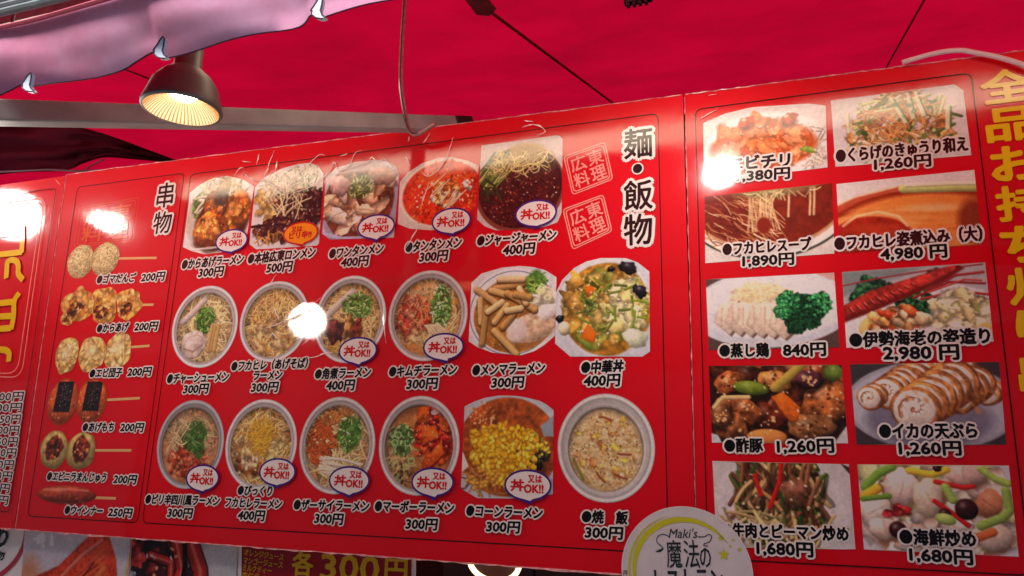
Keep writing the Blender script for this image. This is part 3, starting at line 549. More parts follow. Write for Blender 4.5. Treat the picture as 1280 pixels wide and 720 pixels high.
def d_gyuniku(p):
    p.a[:] = (198, 190, 190); p.e(.48, .5, .5, .55*p.asp, (210, 202, 202), soft=6); p.e(.48, .47, .40, .60*p.asp, (186, 178, 180), soft=3, a=.5); p.e(.48, .47, .385, .58*p.asp, (208, 200, 200), soft=3); p.e(.5, .42, .33, .50*p.asp, (58, 30, 18), soft=5, irr=.08)
    C_ = ((206, 166, 108), (76, 110, 40), (130, 76, 52), (96, 52, 34), (44, 78, 28), (150, 96, 66), (186, 140, 84))
    for i in range(230): x, y = p.spot(.49, .42, .31, .44); c = p.jit(C_[i % 7], .1); t = .6+1.9*p.r.random(); p.arc(x+.006, y+.012, .2, .034, np.array(c)*.4, 1.1, .6, t); p.r.random(); p.arc(x, y, .2, .028, c, 1.1, 1, t, .45)
    p.noodles(.32, .74, .2, .08, 24, (222, 190, 130), .022, .3, .7); p.noodles(.62, .78, .2, .06, 14, (214, 180, 120), .022, .3, .5); p.e(.6, .34, .1, .11, (140, 84, 62), .3, .8, 2, .5, .3, .3); p.specks(.5, .4, .28, .4, 30, .010, ((240, 206, 170),))
    for a in ([(.52, 0), (.5, .22), (.46, .36), (.42, .52)], [(.32, .16), (.34, .3), (.36, .38)], [(.24, .85), (.3, .8)]): p.s_(a, .032, (196, 30, 24))
    p.poly([(.94, 0), (1, .04), (1, .12)], (60, 40, 36))
def d_kaisen(p):
    p.a[:] = (206, 200, 206); p.e(.5, .55, .52, .6*p.asp, (150, 110, 80), soft=8); p.blobs(.5, .5, .5, .5, 80, .08, ((230, 206, 190), (222, 190, 168), (212, 212, 150), (236, 218, 206)), .35, .08, .3)
    for x, y, rx, ry, c, t in ((.28, .28, .12, .14, (230, 200, 186), .4), (.72, .1, .13, .09, (232, 190, 176), 0), (.1, .55, .11, .13, (236, 214, 200), .2), (.46, .38, .09, .15, (232, 206, 180), 0), (.85, .42, .08, .1, (206, 130, 90), .3), (.15, .75, .1, .08, (230, 196, 180), 0), (.85, .78, .12, .1, (226, 200, 180), 0), (.62, .68, .09, .06, (240, 226, 214), .2), (.32, .78, .14, .07, (220, 176, 156), .2)):
        p.e(x+.01, y+.03, rx*1.06, ry*1.06, (110, 70, 50), t, .6, 5); p.e(x, y, rx, ry, c, t, 1, 1.3, .4, .06, .14); p.arc(x, y, rx*1.1, .012, np.array(c)*.8, .8, .6)
    p.s_([(.04, .28), (.14, .12), (.24, .04)], .06, (120, 166, 60)); p.s_([(.04, .38), (.12, .3)], .07, (240, 180, 50)); p.s_([(.35, .08), (.5, .12), (.6, .06)], .05, (240, 200, 60)); p.s_([(.96, .28), (.97, .5), (.92, .58), (.78, .68)], .06, (150, 180, 80)); p.s_([(.82, .04), (.9, .15), (.98, .2)], .05, (170, 200, 90)); p.s_([(.02, .42), (.2, .38)], .04, (110, 150, 50))
    p.s_([(.52, .2), (.7, .26), (.76, .24)], .035, (206, 40, 36)); p.s_([(.5, .42), (.6, .54), (.7, .68)], .035, (200, 34, 34)); p.blobs(.24, .54, .07, .07, 7, .035, ((200, 40, 40), (226, 100, 80))); p.s_([(.7, .84), (.85, .74)], .06, (230, 110, 60))
    for x, y, z in ((.7, .5, .075), (.24, .76, .06), (.56, .56, .04), (.54, .04, .03)): p.e(x, y, z, z, (56, 22, 22), 0, 1, 1.3, .7)
    p.s_([(.58, .26), (.62, .4)], .06, (160, 190, 90)); p.e(.56, .62, .07, .04, (170, 196, 100), .2, 1, 1, .4)
# ---- posters under the boards
def d_roast(p):
    p.a[:] = (190, 182, 190); p.s_([(.95, 0), (.93, 1)], .02, (206, 170, 90)); p.e(.1, .9, .16, .4, (190, 110, 60), soft=12, a=.7)
    p.poly([(.1, .55), (.36, .40), (.52, .2), (.62, .08), (.74, .08), (.84, .3), (.92, .7), (.9, 1.1), (.05, 1.1), (.0, .8)], (196, 54, 24), 1, 2, .25, .25)
    for i in range(9): p.s_([(.22+.05*i, .95-.02*i), (.5+.02*i, .5-.01*i+.03*i), (.72+.015*i, .24+.05*i)], .02, p.jit((232, 120, 70), .15), .5, .2)
    p.s_([(.3, .62), (.55, .3), (.7, .16)], .03, (222, 120, 100), .8); p.s_([(.35, .75), (.6, .45), (.66, .35)], .014, (120, 20, 10)); p.s_([(.45, .95), (.62, .62), (.75, .4)], .05, (226, 110, 50), .8); p.specks(.2, .15, .1, .1, 12, .02, ((236, 230, 230),)); p.blobs(.14, .85, .13, .2, 20, .05, ((226, 140, 70), (190, 80, 30)), .4)
def d_crab(p):
    p.a[:] = (26, 22, 26); p.e(.9, .7, .5, .5, (160, 160, 164), soft=3); p.e(.86, .75, .40, .46, (186, 184, 186), soft=4); p.blobs(.3, .6, .32, .5, 50, .08, ((60, 16, 18), (120, 24, 24), (36, 26, 30), (150, 40, 36)), .5, .3, .4)
    for a, wd in (([(.2, .3), (.4, .35), (.42, .7)], .06), ([(.4, .1), (.5, .4), (.4, .9)], .09), ([(.55, .15), (.66, .4), (.75, .9)], .12), ([(.25, .7), (.4, .75), (.5, .6)], .05), ([(.6, .9), (.62, .6)], .1)): p.s_(a, wd+.02, (40, 8, 8)); p.s_(a, wd, (170, 36, 28), 1, .5); p.s_(a, wd*.25, (232, 130, 110), .6)
    p.s_([(.48, .0), (.52, .35), (.5, 1)], .04, (16, 14, 18)); p.specks(.35, .6, .3, .4, 40, .016, ((226, 160, 120), (206, 206, 210))); p.blobs(.08, .75, .08, .2, 12, .04, ((50, 60, 66), (90, 96, 100))); p.specks(.62, .9, .04, .1, 12, .016, ((236, 190, 90),))

# ------------------------------------------------------------------ the three menu boards: slabs
def slab(name, px, parent, mat, y0=0.0, y1=.008, edge=True):
    poly = [B(*p) for p in px][::-1]
    return mk(name, [(*prism(poly, y0, y1), mat)], parent)
BOARDG = 'red printed menu boards hung side by side under the awning'
b0 = B(430, 690); mid = thing('menu_board', (b0[0], 0, b0[1]), 'wide red centre menu board with bowls of noodles and a column of skewers', 'menu board', BOARDG)
b0 = B(1100, 720); rgt = thing('menu_board', (b0[0], 0, b0[1]), 'red right-hand menu board with ten rectangular plate photos and yellow vertical lettering', 'menu board', BOARDG)
b0 = B(-60, 655); lft = thing('menu_board', (b0[0], 0, b0[1]), 'red left-hand menu board cut by the picture edge, with yellow seal characters', 'menu board', BOARDG)
MID = [(83, 218), (853.5, 118.5), (871, 724.5), (19, 661)]
RGT = [(855.5, 118.3), (1430, 43), (1440, 757), (873, 727)]
LFT = [(-230, 263), (80.5, 219.5), (16, 660.5), (-240, 650)]
slab('panel', MID, mid, M_RED); slab('panel', RGT, rgt, M_RED, .0005, .0085); slab('panel', LFT, lft, M_RED, .003, .011)
rng = np.random.default_rng(5)
def edge_strip(pa, pb, parent, wob=.0016, wd=.0030, n=90, out=.003):
    a, b = B(*pa), B(*pb); P = []; F = []
    t = np.linspace(0, 1, n); c = a+(b-a)*t[:, None]; w_ = wd*(.25+rng.random(n)**2*1.1); c = c+np.c_[np.zeros(n), (rng.random(n)-.5)*wob]
    d = _n(b-a); u = np.array([-d[1], d[0]])
    fr = -out*(.3+rng.random(n)); lo = c-u*w_[:, None]; hi = c+u*w_[:, None]*.3
    V = np.concatenate([np.c_[lo[:, 0], fr, lo[:, 1]], np.c_[hi[:, 0], fr*.4-.0012, hi[:, 1]], np.c_[hi[:, 0], np.full(n, .004), hi[:, 1]], np.c_[lo[:, 0], np.full(n, .004), lo[:, 1]]])
    for k in range(4): F += [(k*n+i, k*n+i+1, ((k+1) % 4)*n+i+1, ((k+1) % 4)*n+i) for i in range(n-1)]
    return mk('laminate_edge', [(V, np.array(F), M_EDGE)], parent)
edge_strip((20, 661.5), (869, 724.5), mid); edge_strip((84, 218), (852, 118.8), mid, wd=.0014, out=.0015)
edge_strip((19.5, 660), (83, 219), mid, wd=.0012, out=.001); edge_strip((857, 118.2), (1430, 43.5), rgt, wd=.0014, out=.0015); edge_strip((856, 122), (871.5, 700), rgt, wd=.0013, out=.001)
edge_strip((-100, 656.5), (15, 661), lft)

def frame_line(px, r, parent, mat=None, wd=.0022, y=-.0006):
    return mk('frame_line', [(*ribbon(rounded([B(*p) for p in px], r), wd, y, True), mat or M_LINE)], parent)
frame_line([(97, 234), (230.5, 216.5), (172, 653.5), (34.5, 645)], .016, mid); frame_line([(238.5, 218), (822.5, 142), (835.5, 692), (178, 653.5)], .016, mid)
frame_line([(869, 137), (1214, 91), (1289, 719.5), (885, 698)], .016, rgt)
frame_line([(-230, 277), (70.5, 235), (12, 640), (-240, 626)], .016, lft)
for off in (0, 5): frame_line([(-200+off, 280), (58-off, 246+off), (27-off, 472-off), (-220, 462)], .04, lft, M_PINK, .003)

# ------------------------------------------------------------------ printed dish photographs
def scan_mesh(poly, res, y):
    P = np.asarray(poly, float); z0, z1 = P[:, 1].min(), P[:, 1].max(); x0, x1 = P[:, 0].min(), P[:, 0].max()
    nr, nc = int((z1-z0)*res)+2, int((x1-x0)*res)+2; zs = np.linspace(z1-1e-6, z0+1e-6, nr); V = np.zeros((nr, nc, 3)); n = len(P)
    for i, z in enumerate(zs):
        xs = []
        for k in range(n):
            a, b = P[k], P[(k+1) % n]
            if (a[1] > z) != (b[1] > z): xs.append(a[0]+(b[0]-a[0])*(z-a[1])/(b[1]-a[1]))
        V[i, :, 0] = np.linspace(min(xs), max(xs), nc); V[i, :, 2] = z
    V[:, :, 1] = y
    i = np.arange(nr-1)[:, None]*nc+np.arange(nc-1)[None]; i = i.ravel(); F = np.c_[i, i+nc, i+nc+1, i+1]
    return V.reshape(-1, 3), F, (x0, x1, z0, z1)
def sample(p, V, bb):
    x0, x1, z0, z1 = bb; u = np.clip((V[:, 0]-x0)/(x1-x0)*p.w-.5, 0, p.w-1.001); v = np.clip((z1-V[:, 2])/(z1-z0)*p.h-.5, 0, p.h-1.001)
    ui, vi = u.astype(int), v.astype(int); fu, fv = (u-ui)[:, None], (v-vi)[:, None]; a = np.clip(p.a, 0, 250)
    a = np.pad(a, ((0, 1), (0, 1), (0, 0)), mode='edge')
    return (a[vi, ui]*(1-fu)+a[vi, ui+1]*fu)*(1-fv)+(a[vi+1, ui]*(1-fu)+a[vi+1, ui+1]*fu)*fv
RES = 760
SAT = 1.0
def dish(poly, fn, parent, label, y=-.0008, seed=1, name='dish_photo', res=RES, pos=None):
    P = np.array([(pos or B)(*p) for p in poly]) if not isinstance(poly, np.ndarray) else poly
    V, F, bb = scan_mesh(P, res, y); p = Pic(int((bb[1]-bb[0])*res), int((bb[3]-bb[2])*res), (200, 195, 195), seed); fn(p); p.grain(.05)
    return mk(name, [(V, F, M_PHOTO)], parent, label, cols=np.minimum(.86, lin(sample(p, V, bb))*1.22))
def oval(l, r, t, b, tx, bx):
    cy = (t+b)/2; k = (b-t)*.05; a, c, d, e = B(l, cy+k), B(r, cy-k*1.6), B(tx, t), B(bx, b)
    cx, cz, rx, rz = (a[0]+c[0])/2, (d[1]+e[1])/2, (c[0]-a[0])/2, (d[1]-e[1])/2
    th = np.linspace(0, 2*PI, 64, endpoint=False)+.01; return np.c_[cx+rx*np.cos(th), cz+rz*np.sin(th)]
dish([(237.8, 241), (229, 309), (240, 314), (255.5, 318), (275.5, 316), (297, 305), (309, 295), (317.8, 233), (304, 224.5), (284.5, 220), (266, 223), (250, 231)], d_karaage, mid, 'fried chicken pieces over noodles with green onion')
dish([(319, 235), (312, 305.5), (321, 312), (396.6, 307), (399, 304), (404.8, 217), (398, 208), (388, 203.5), (373, 205), (352, 211), (330, 222)], d_honkaku, mid, 'dark glossy topping with pale noodles on a white plate', seed=2)
dish([(407.5, 222), (403, 292.5), (412.5, 299.5), (492.5, 297), (499.5, 218), (495, 208), (482.5, 201), (465, 200), (445, 202.5), (420, 210)], d_wantan, mid, 'folded dumplings topped with chopped green onion', seed=3)
dish([(500, 227.5), (497.5, 280), (512.5, 286), (540, 288), (560, 284), (580, 272), (594.5, 258), (598.7, 207.5), (585, 201), (565, 196.5), (548, 197.5), (528, 204), (510, 216)], d_tantan, mid, 'bright orange-red chilli soup', seed=4)
dish([(602, 182), (596.6, 274.5), (606, 283), (620, 288), (655, 287), (680, 284), (697, 278), (702, 266), (703.5, 174), (700, 170), (695.5, 169.5)], d_jaja, mid, 'dark brown meat sauce with green cucumber strips', seed=5)
dish(oval(215, 298, 357, 460, 265.5, 247), d_chashu, mid, 'oval bowl with a slice of roast pork and green onion', seed=6)
dish(oval(299.7, 387, 351.5, 452.7, 348, 341), d_fuka, mid, 'oval bowl of plain brown stringy noodles', seed=7)
dish(oval(393, 483.3, 344.5, 454, 443, 435), d_kakuni, mid, 'oval bowl with dark braised pork cubes and green onion', seed=8)
dish(oval(485.5, 585, 337.8, 451.7, 541, 531), d_kimchi, mid, 'oval bowl half covered with red kimchi', seed=9)
dish([(589.5, 353.6), (586, 426.7), (597, 434), (616, 441), (650, 444.5), (668, 439), (681, 431), (693.6, 419.7), (695.8, 346.6), (682, 338), (667, 334), (650, 332.5), (627.5, 334.7), (602, 342)], d_menma, mid, 'round bowl heaped with light brown bamboo shoots', seed=10)
dish([(695, 366), (694, 429.5), (713, 445.8), (803, 445.8), (812.5, 439.4), (811.7, 339.5), (797, 328), (782, 322.7), (751, 322.7), (733, 327), (717.5, 335.3), (703, 350)], d_chuka, mid, 'plate of mixed vegetables in thick brown sauce', seed=11)
dish(oval(196, 280.8, 500, 611, 244, 226), d_piri, mid, 'grey-rimmed oval bowl with red minced meat and dark greens', seed=12)
dish(oval(281.5, 372, 499, 612.7, 332, 317), lambda p: d_fuka(p, True), mid, 'oval bowl of noodles under golden egg threads', seed=13)
dish(oval(374, 469.8, 496, 618, 429, 416), d_zasai, mid, 'oval bowl with orange pickle shreds, greens and pale noodles', seed=14)
dish(oval(473.4, 575, 494.8, 619.5, 525, 516), d_mabo, mid, 'oval bowl with red tofu sauce and scallion rings', seed=15)
dish([(581, 508), (576.4, 610.6), (596.6, 622.5), (635, 623.4), (691, 618), (692, 512.7), (683, 505.5), (673.8, 500.8), (658, 497), (644, 494.8), (625, 494.4), (608.5, 496.8), (594, 501.5)], d_corn, mid, 'bowl heaped with yellow sweetcorn', seed=16)
dish(oval(697, 818.7, 492, 628.5, 759, 756), d_rice, mid, 'large white oval bowl of fried rice', seed=17)
RP = [([(879, 154), (880, 227), (1034.3, 209.6), (1032, 132), (1010, 129.5), (940, 134), (906, 142)], d_ebichili, 'prawns in orange chilli sauce under a bright glare'),
      ([(880.8, 245.8), (881.6, 329), (1043, 317), (1040, 229)], d_fukasoup, 'dark red shark fin soup with pale strands'),
      ([(1038.5, 125.3), (1044.4, 209), (1214, 194), (1204, 113), (1193, 105.5)], d_kurage, 'jellyfish and green cucumber salad'),
      ([(1045.5, 230), (1050, 317), (1227.5, 305.7), (1217.8, 212.4)], d_sugata, 'whole braised fin in glossy amber sauce'),
      ([(882.3, 349.3), (886, 438), (1049.3, 434), (1042.7, 340.7)], d_mushidori, 'sliced steamed chicken with curly parsley'),
      ([(886, 457.3), (890, 553.3), (1060, 555), (1051.7, 455.7)], d_subuta, 'dark glazed sweet and sour pork with carrot'),
      ([(1052.6, 339.9), (1058, 434.8), (1242, 427.6), (1231.3, 328)], d_iseebi, 'red lobster with salad on a white plate'),
      ([(1062.4, 455.4), (1070.7, 555.7), (1257.7, 556.5), (1248.7, 451.8)], d_ika, 'rolled squid tempura on a grey plate'),
      ([(890.5, 576.2), (896, 684), (1069.3, 687), (1061, 580.2)], d_gyuniku, 'beef strips fried with green pepper'),
      ([(1071.6, 580.2), (1080, 686.8), (1273.4, 696), (1261, 582)], d_kaisen, 'mixed seafood stir fry with vegetables')]
for i, (q, fn, lb) in enumerate(RP): dish(q, fn, rgt, lb, y=-.0003, seed=30+i)

# ------------------------------------------------------------------ printed skewers (ragged outlines on the red)
def chunk(cx, cy, rx, ry, fn, irr, seed, y):
    c = B(cx, cy); X = abs(B(cx+rx, cy)[0]-B(cx-rx, cy)[0])/2; Z = abs(B(cx, cy+ry)[1]-B(cx, cy-ry)[1])/2
    r = np.random.default_rng(seed); n, m = 96, 40; th = np.linspace(0, 2*PI, n, endpoint=False); ph = r.random(8)*6.28
    k = 1+irr*sum(np.sin((j+2)*th+ph[j])/(1.2+j*.45) for j in range(8)); rr = np.linspace(0, 1, m)
    V = np.concatenate([np.c_[c[0]+X*k*np.cos(th)*q, np.full(n, y), c[1]+Z*k*np.sin(th)*q] for q in rr])
    i = np.arange(m-1)[:, None]*n; j = np.arange(n)[None]; a = (i+j).ravel(); b = (i+(j+1) % n).ravel(); F = np.c_[a, a+n, b+n, b]
    R_ = 1+irr*1.6; bb = (c[0]-X*R_, c[0]+X*R_, c[1]-Z*R_, c[1]+Z*R_); p = Pic(max(30, int(2*X*R_*900)), max(30, int(2*Z*R_*900)), (180, 120, 60), seed); fn(p)
    return V, F, np.minimum(.86, lin(sample(p, V, bb))*1.2)
def edge_dark(p, col):
    p.e(.5, .5, .46, .46*p.asp, col, 0, 1, 6, .35, .2)
def f_goma(p): p.a[:] = (160, 138, 84); edge_dark(p, (206, 190, 136)); p.specks(.5, .5, .5, .5, 700, .017, ((222, 204, 150), (160, 130, 70), (206, 186, 126), (110, 100, 50)))
def f_kara(p): p.a[:] = (206, 140, 56); edge_dark(p, (226, 166, 84)); p.blobs(.5, .5, .48, .48, 60, .10, ((232, 176, 92), (220, 154, 70), (240, 192, 114), (206, 130, 54)), .3, .2, .25, .05); p.blobs(.45, .62, .22, .14, 12, .06, ((120, 50, 20), (90, 36, 14)), .4, .3, .4)
def f_ebi(p): p.a[:] = (206, 150, 70); edge_dark(p, (230, 186, 110)); p.blobs(.5, .5, .47, .47, 60, .10, ((236, 196, 120), (228, 178, 98), (244, 208, 140)), .3, .15, .2, .04); p.e(.45, .42, .2, .2, (250, 230, 190), soft=12, a=.5)
def f_mochi(p): p.a[:] = (150, 56, 20); edge_dark(p, (196, 84, 36)); p.specks(.5, .5, .45, .45, 60, .02, ((226, 130, 70), (240, 170, 110))); p.poly([(.28, .08), (.78, .08), (.76, .72), (.24, .72)], (32, 20, 20), 1, 1.5, .2, .5); p.specks(.5, .38, .22, .28, 70, .014, ((110, 90, 84), (16, 10, 10), (150, 130, 120)))
def f_nira(p): p.a[:] = (130, 110, 50); edge_dark(p, (190, 166, 96)); p.e(.5, .46, .28, .32*p.asp, (120, 44, 24), .2, 1, 4, .3, .5, .15); p.blobs(.5, .45, .22, .26, 26, .06, ((90, 30, 20), (150, 60, 30), (210, 130, 70), (60, 20, 14)), .5, .3, .3)
def f_saus(p): p.a[:] = (120, 36, 20); p.e(.5, .45, .5, .42*p.asp, (166, 62, 36), 0, 1, 5, .5, .2); p.specks(.5, .4, .42, .3, 40, .012, ((216, 130, 100), (190, 90, 60), (110, 30, 18))); p.s_([(.12, .28), (.5, .2), (.85, .26)], .025, (220, 140, 120), .6, 0)
SK = [('sesame dumpling skewer', [(101, 327, 16, 21), (131.5, 324, 17, 21)], f_goma, .02, (147, 323.2, 196, 322.4)),
      ('fried chicken skewer', [(98, 381, 19, 21), (84, 398, 8, 9), (130, 382, 17, 24), (161, 380, 15, 20)], f_kara, .09, (174, 381.2, 192, 380.8)),
      ('fried prawn ball skewer', [(84, 444, 14.5, 22), (115, 442.5, 16, 23), (147.5, 439, 17, 22.5)], f_ebi, .045, (163, 434, 187, 432.3)),
      ('skewer with dark seaweed squares', [(78.7, 502, 19, 29), (114.7, 501, 19, 28)], f_mochi, .02, (132, 500, 175, 497.7)),
      ('browned chive dumpling skewer', [(67.6, 562, 17, 24), (101.3, 563.5, 18, 24)], f_nira, .03, (118, 563, 164.5, 563)),
      ('brown sausage on a stick', [(83, 618.5, 37, 12)], f_saus, .02, (117, 622, 145, 623))]
for k, (lb, cs, fn, irr, st) in enumerate(SK):
    P_ = []; CC = []
    a, b = B(*st[:2]), B(*st[2:]); v, f = ribbon(np.array([a, (a+b)/2, b]), .0062, -.0007); P_.append((v, f, M_PHOTO)); CC.append(np.tile(lin((226, 180, 120)), (len(v), 1)))
    for j, c in enumerate(cs[::-1]): v, f, cl = chunk(*c, fn, irr, 60+k*7+j, -.0009-.0001*j); P_.append((v, f, M_PHOTO)); CC.append(cl)
    mk('skewer_photo', P_, mid, lb, cols=np.concatenate(CC))

# ------------------------------------------------------------------ captions and prices
def caption(lines, parent, y=-.0018, out=.165, bold=.044, name='caption', lean=.12):
    for k, (s, x0, y0, x1, y1, h) in enumerate(lines): mk('price' if s.endswith('円') else 'dish_name', text_on(s, x0, y0, x1, y1, h, y-.0008*k, bold, out, lean=lean), parent)
W_ = 11.0
CAP = [
 [('●からあげラーメン', 228.5, 331.5, 305, 324.5, W_), ('300円', 249.5, 341.8, 280, 339.3, W_)],
 [('●本格広東ロンメン', 311, 324.5, 394.5, 315.8, W_+.5), ('500円', 334.5, 336, 366, 333, W_+.5)],
 [('●ワンタンメン', 412.5, 318, 479.5, 311, W_+.5), ('400円', 427.5, 329, 461, 326, W_+.5)],
 [('●タンタンメン', 508, 310, 577, 303.5, W_+1), ('300円', 525.5, 322.2, 560, 319.5, W_+1)],
 [('●ジャージャーメン', 597.4, 302, 695, 294, 12), ('400円', 629.6, 313.5, 668.6, 310.5, 12.5)],
 [('●チャーシューメン', 210, 474, 286.3, 471.2, W_), ('300円', 230.6, 487, 261.3, 486, W_)],
 [('●フカヒレ（あげそば）', 290.3, 458.4, 385, 454.2, W_), ('ラーメン', 318, 470, 353.3, 469, W_), ('300円', 315.8, 484.9, 348.6, 484, W_+.4)],
 [('●角煮ラーメン', 394.8, 468.2, 463.8, 465.8, 11.5), ('400円', 409, 482.4, 443.7, 481.4, 12)],
 [('●キムチラーメン', 487.4, 465.2, 571.2, 462.4, 12), ('300円', 509.4, 480.8, 547.3, 479.4, 12.4)],
 [('●メンマラーメン', 591.5, 463.5, 681, 460.4, 12.6), ('300円', 615.4, 478.9, 655, 477.8, 12.8)],
 [('●中華丼', 727.3, 460, 779.4, 458.8, 13.6), ('400円', 730.7, 476.6, 775, 475.4, 13.8)],
 [('●ピリ辛四川風ラーメン', 183, 624.2, 275, 626.6, W_), ('300円', 210.8, 641, 241.4, 641.9, W_+.3)],
 [('●びっくり', 298.3, 613.2, 340.6, 614.2, W_), ('フカヒレラーメン', 283, 628.2, 353, 630.4, W_), ('400円', 299, 644, 331.8, 645, 12)],
 [('●ザーサイラーメン', 368.3, 631.2, 461.6, 633.4, 12), ('300円', 394.5, 648, 429.5, 649.4, 12.4)],
 [('●マーボーラーメン', 469.5, 633, 567.5, 635.6, 12.5), ('300円', 508.4, 655, 547, 656, 12.8)],
 [('●コーンラーメン', 583.8, 638.6, 678, 642, 12.8), ('300円', 609, 658.2, 650, 659.6, 13)],
 [('●焼　飯', 728, 646, 784.5, 648, 13.6), ('300円', 732.3, 665.4, 778.6, 667, 14)],
 [('●ゴマだんご', 122.3, 350, 169.7, 347.6, 9.6), ('200円', 178, 347.6, 206.7, 345.6, 10)],
 [('●からあげ', 122.3, 411, 161, 409.2, 9.6), ('200円', 169.7, 409, 198, 407.8, 10)],
 [('●エビ団子', 113.3, 467.4, 153.3, 465.8, 9.8), ('200円', 161, 465.6, 190, 464.6, 10)],
 [('●あげもち', 104.4, 534.4, 143, 534.2, 10), ('200円', 152, 534.4, 180.4, 534.8, 10.2)],
 [('●エビニラまんじゅう', 60, 595.5, 133.3, 597.4, 10), ('200円', 143.5, 599, 171.5, 600, 10.4)],
 [('●ウインナー', 82, 637.6, 129, 639.2, 10), ('250円', 137, 640.2, 166, 641.6, 10.4)]]
for c in CAP: caption(c, mid)
RC = [
 [('●エビチリ', 893, 207.3, 987, 200.6, 15), ('1,380円', 921, 221.2, 987, 216.8, 13)],
 [('●フカヒレスープ', 904, 312.8, 1013.7, 305.4, 14), ('1,890円', 928.6, 327.2, 992, 323.8, 13.6)],
 [('●くらげのきゅうり和え', 1045.5, 196.2, 1209, 180.4, 15.5), ('1,260円', 1093, 206.6, 1163, 200.8, 14)],
 [('●フカヒレ姿煮込み（大）', 1043.6, 305.8, 1227, 292.6, 15.5), ('4,980 円', 1101, 318.6, 1182.8, 314, 15)],
 [('●蒸し鶏', 900, 439.2, 960.7, 438, 14.5), ('840円', 979.3, 438.2, 1031.7, 436.8, 15)],
 [('●酢豚', 906, 557.8, 953, 557.2, 14.8), ('1,260円', 971.7, 558.6, 1041.7, 557.4, 15.5)],
 [('●伊勢海老の姿造り', 1062.4, 426, 1236.7, 420.4, 16.4), ('2,980 円', 1104.3, 442, 1197.8, 440.4, 17)],
 [('●イカの天ぷら', 1099.6, 539.6, 1220.5, 539, 16.6), ('1,260円', 1123.8, 560.6, 1200.6, 560.6, 16)],
 [('●牛肉とピーマン炒め', 902.6, 662.6, 1060, 668.2, 15.2), ('1,680円', 946.3, 685, 1015.8, 687.8, 16)],
 [('●海鮮炒め', 1125, 671.2, 1219, 674.6, 17), ('1,680円', 1137, 693, 1215, 697.2, 16.5)]]
for c in RC: caption(c, rgt, y=-.0013, out=.165, bold=.044, lean=.03)
def glyph_box(s, x0, x1, ya, yb, ya2=None, **k):
    """one character filling a box; its middle line follows the board"""
    m = (ya+yb)/2; sl = (m-521)/((x0+x1)/2+2073); dx = (x1-x0)/2
    return text_on(s, x0, m-sl*dx, x1, m+sl*dx, yb-ya, box_fit=True, **k)
mk('heading', glyph_box('串', 197.5, 217.5, 229, 259, bold=.012, out=.10)+glyph_box('物', 193, 215, 265, 292, y=-.0026, bold=.012, out=.10), mid, 'heading reading 串物')
mk('heading', glyph_box('麺', 780.5, 815, 161, 197.5, bold=.018, out=.11)+glyph_box('●', 791.5, 803, 205.5, 217, y=-.0026, bold=.01, out=.11)+glyph_box('飯', 780.5, 815.5, 226, 262.5, bold=.018, out=.11, y=-.0034)+glyph_box('物', 780.5, 815, 268, 306, y=-.0018, bold=.018, out=.11), mid, 'heading reading 麺・飯物')
def seal(q, ink, parent, chars='広東料理', wd=.0026):
    q = np.array(q, float)
    def uv(u, v): t = q[0]+(q[1]-q[0])*u; b = q[3]+(q[2]-q[3])*u; return t+(b-t)*v
    P_ = []
    for m_ in (0.0, .05):
        P_.append((*ribbon(rounded([B(*uv(m_, m_)), B(*uv(1-m_, m_)), B(*uv(1-m_, 1-m_)), B(*uv(m_, 1-m_))], .008), wd, -.0008-m_*.002, True), ink))
    for c, (u, v) in zip(chars, ((.29, .29), (.71, .29), (.29, .71), (.71, .71))):
        a, b = uv(u-.18, v), uv(u+.18, v); h = np.linalg.norm(uv(u, v+.19)-uv(u, v-.19))
        P_ += text_on(c, *a, *b, h, y=-.0008, bold=.018, out=0, ink=ink, rim=ink, nout=0, box_fit=True)
    return mk('seal_print', P_, parent, 'square red and pink seal reading 広東料理')
seal([(705, 196), (756, 178), (766, 224), (716, 243.5)], M_PINK, mid); seal([(704, 262), (754, 243.5), (765, 289), (716, 312)], M_PINK, mid)
o = seal([(100, 260), (174, 247), (167, 301), (93, 309)], M_ORANGE, mid, wd=.0016); o['label'] = 'faded orange seal above the skewers'

def bubble(cx, cy, rx, ry, tx, ty, parent, orange=False):
    c = B(cx, cy); X = abs(B(cx+rx, cy)[0]-B(cx-rx, cy)[0])/2; Z = abs(B(cx, cy+ry)[1]-B(cx, cy-ry)[1])/2; t = B(tx, ty)
    Z *= .90; th = np.linspace(0, 2*PI, 48, endpoint=False)
    def shape(gr, tail):
        p = []; hit = False
        for a in th:
            d = (a-1.5*PI)
            if abs(d) < .17:
                if not hit: p.append(tail); hit = True
                continue
            p.append((c[0]+(X+gr)*math.cos(a), c[1]+(Z+gr)*math.sin(a)))
        return np.array(p)
    rim, fill = (M_BRED, M_BORANGE) if orange else (M_PURPLE, M_WHITE); g = .0042
    P_ = [(*flat(shape(g, (t[0]+.002, t[1]-.0045)), -.0042), rim), (*flat(shape(0, (t[0]+.002, t[1]+g*.7)), -.0044), fill)]
    ident = lambda x, z: np.array([x, z])
    def put(s, u, v, w_, h_, bf=False, bold=.045): return text_on(s, c[0]+(u-w_/2)*X, c[1]+v*Z, c[0]+(u+w_/2)*X, c[1]+v*Z, h_*Z, y=-.0045, bold=bold, out=0, nout=0, ink=M_BRED, rim=M_BRED, pos=ident, box_fit=bf)
    if orange: P_ += put('又は', -.25, .42, .66, .5)+put('ピリ辛!!', 0, -.22, 1.35, .62)
    else: P_ += put('丼', -.47, -.02, .62, .84, True, .04)+put('又は', .33, .45, .62, .5)+put('OK!!', .28, -.25, .86, .66)
    return mk('speech_bubble', P_, parent, 'orange speech bubble reading 又は ピリ辛!!' if orange else None)
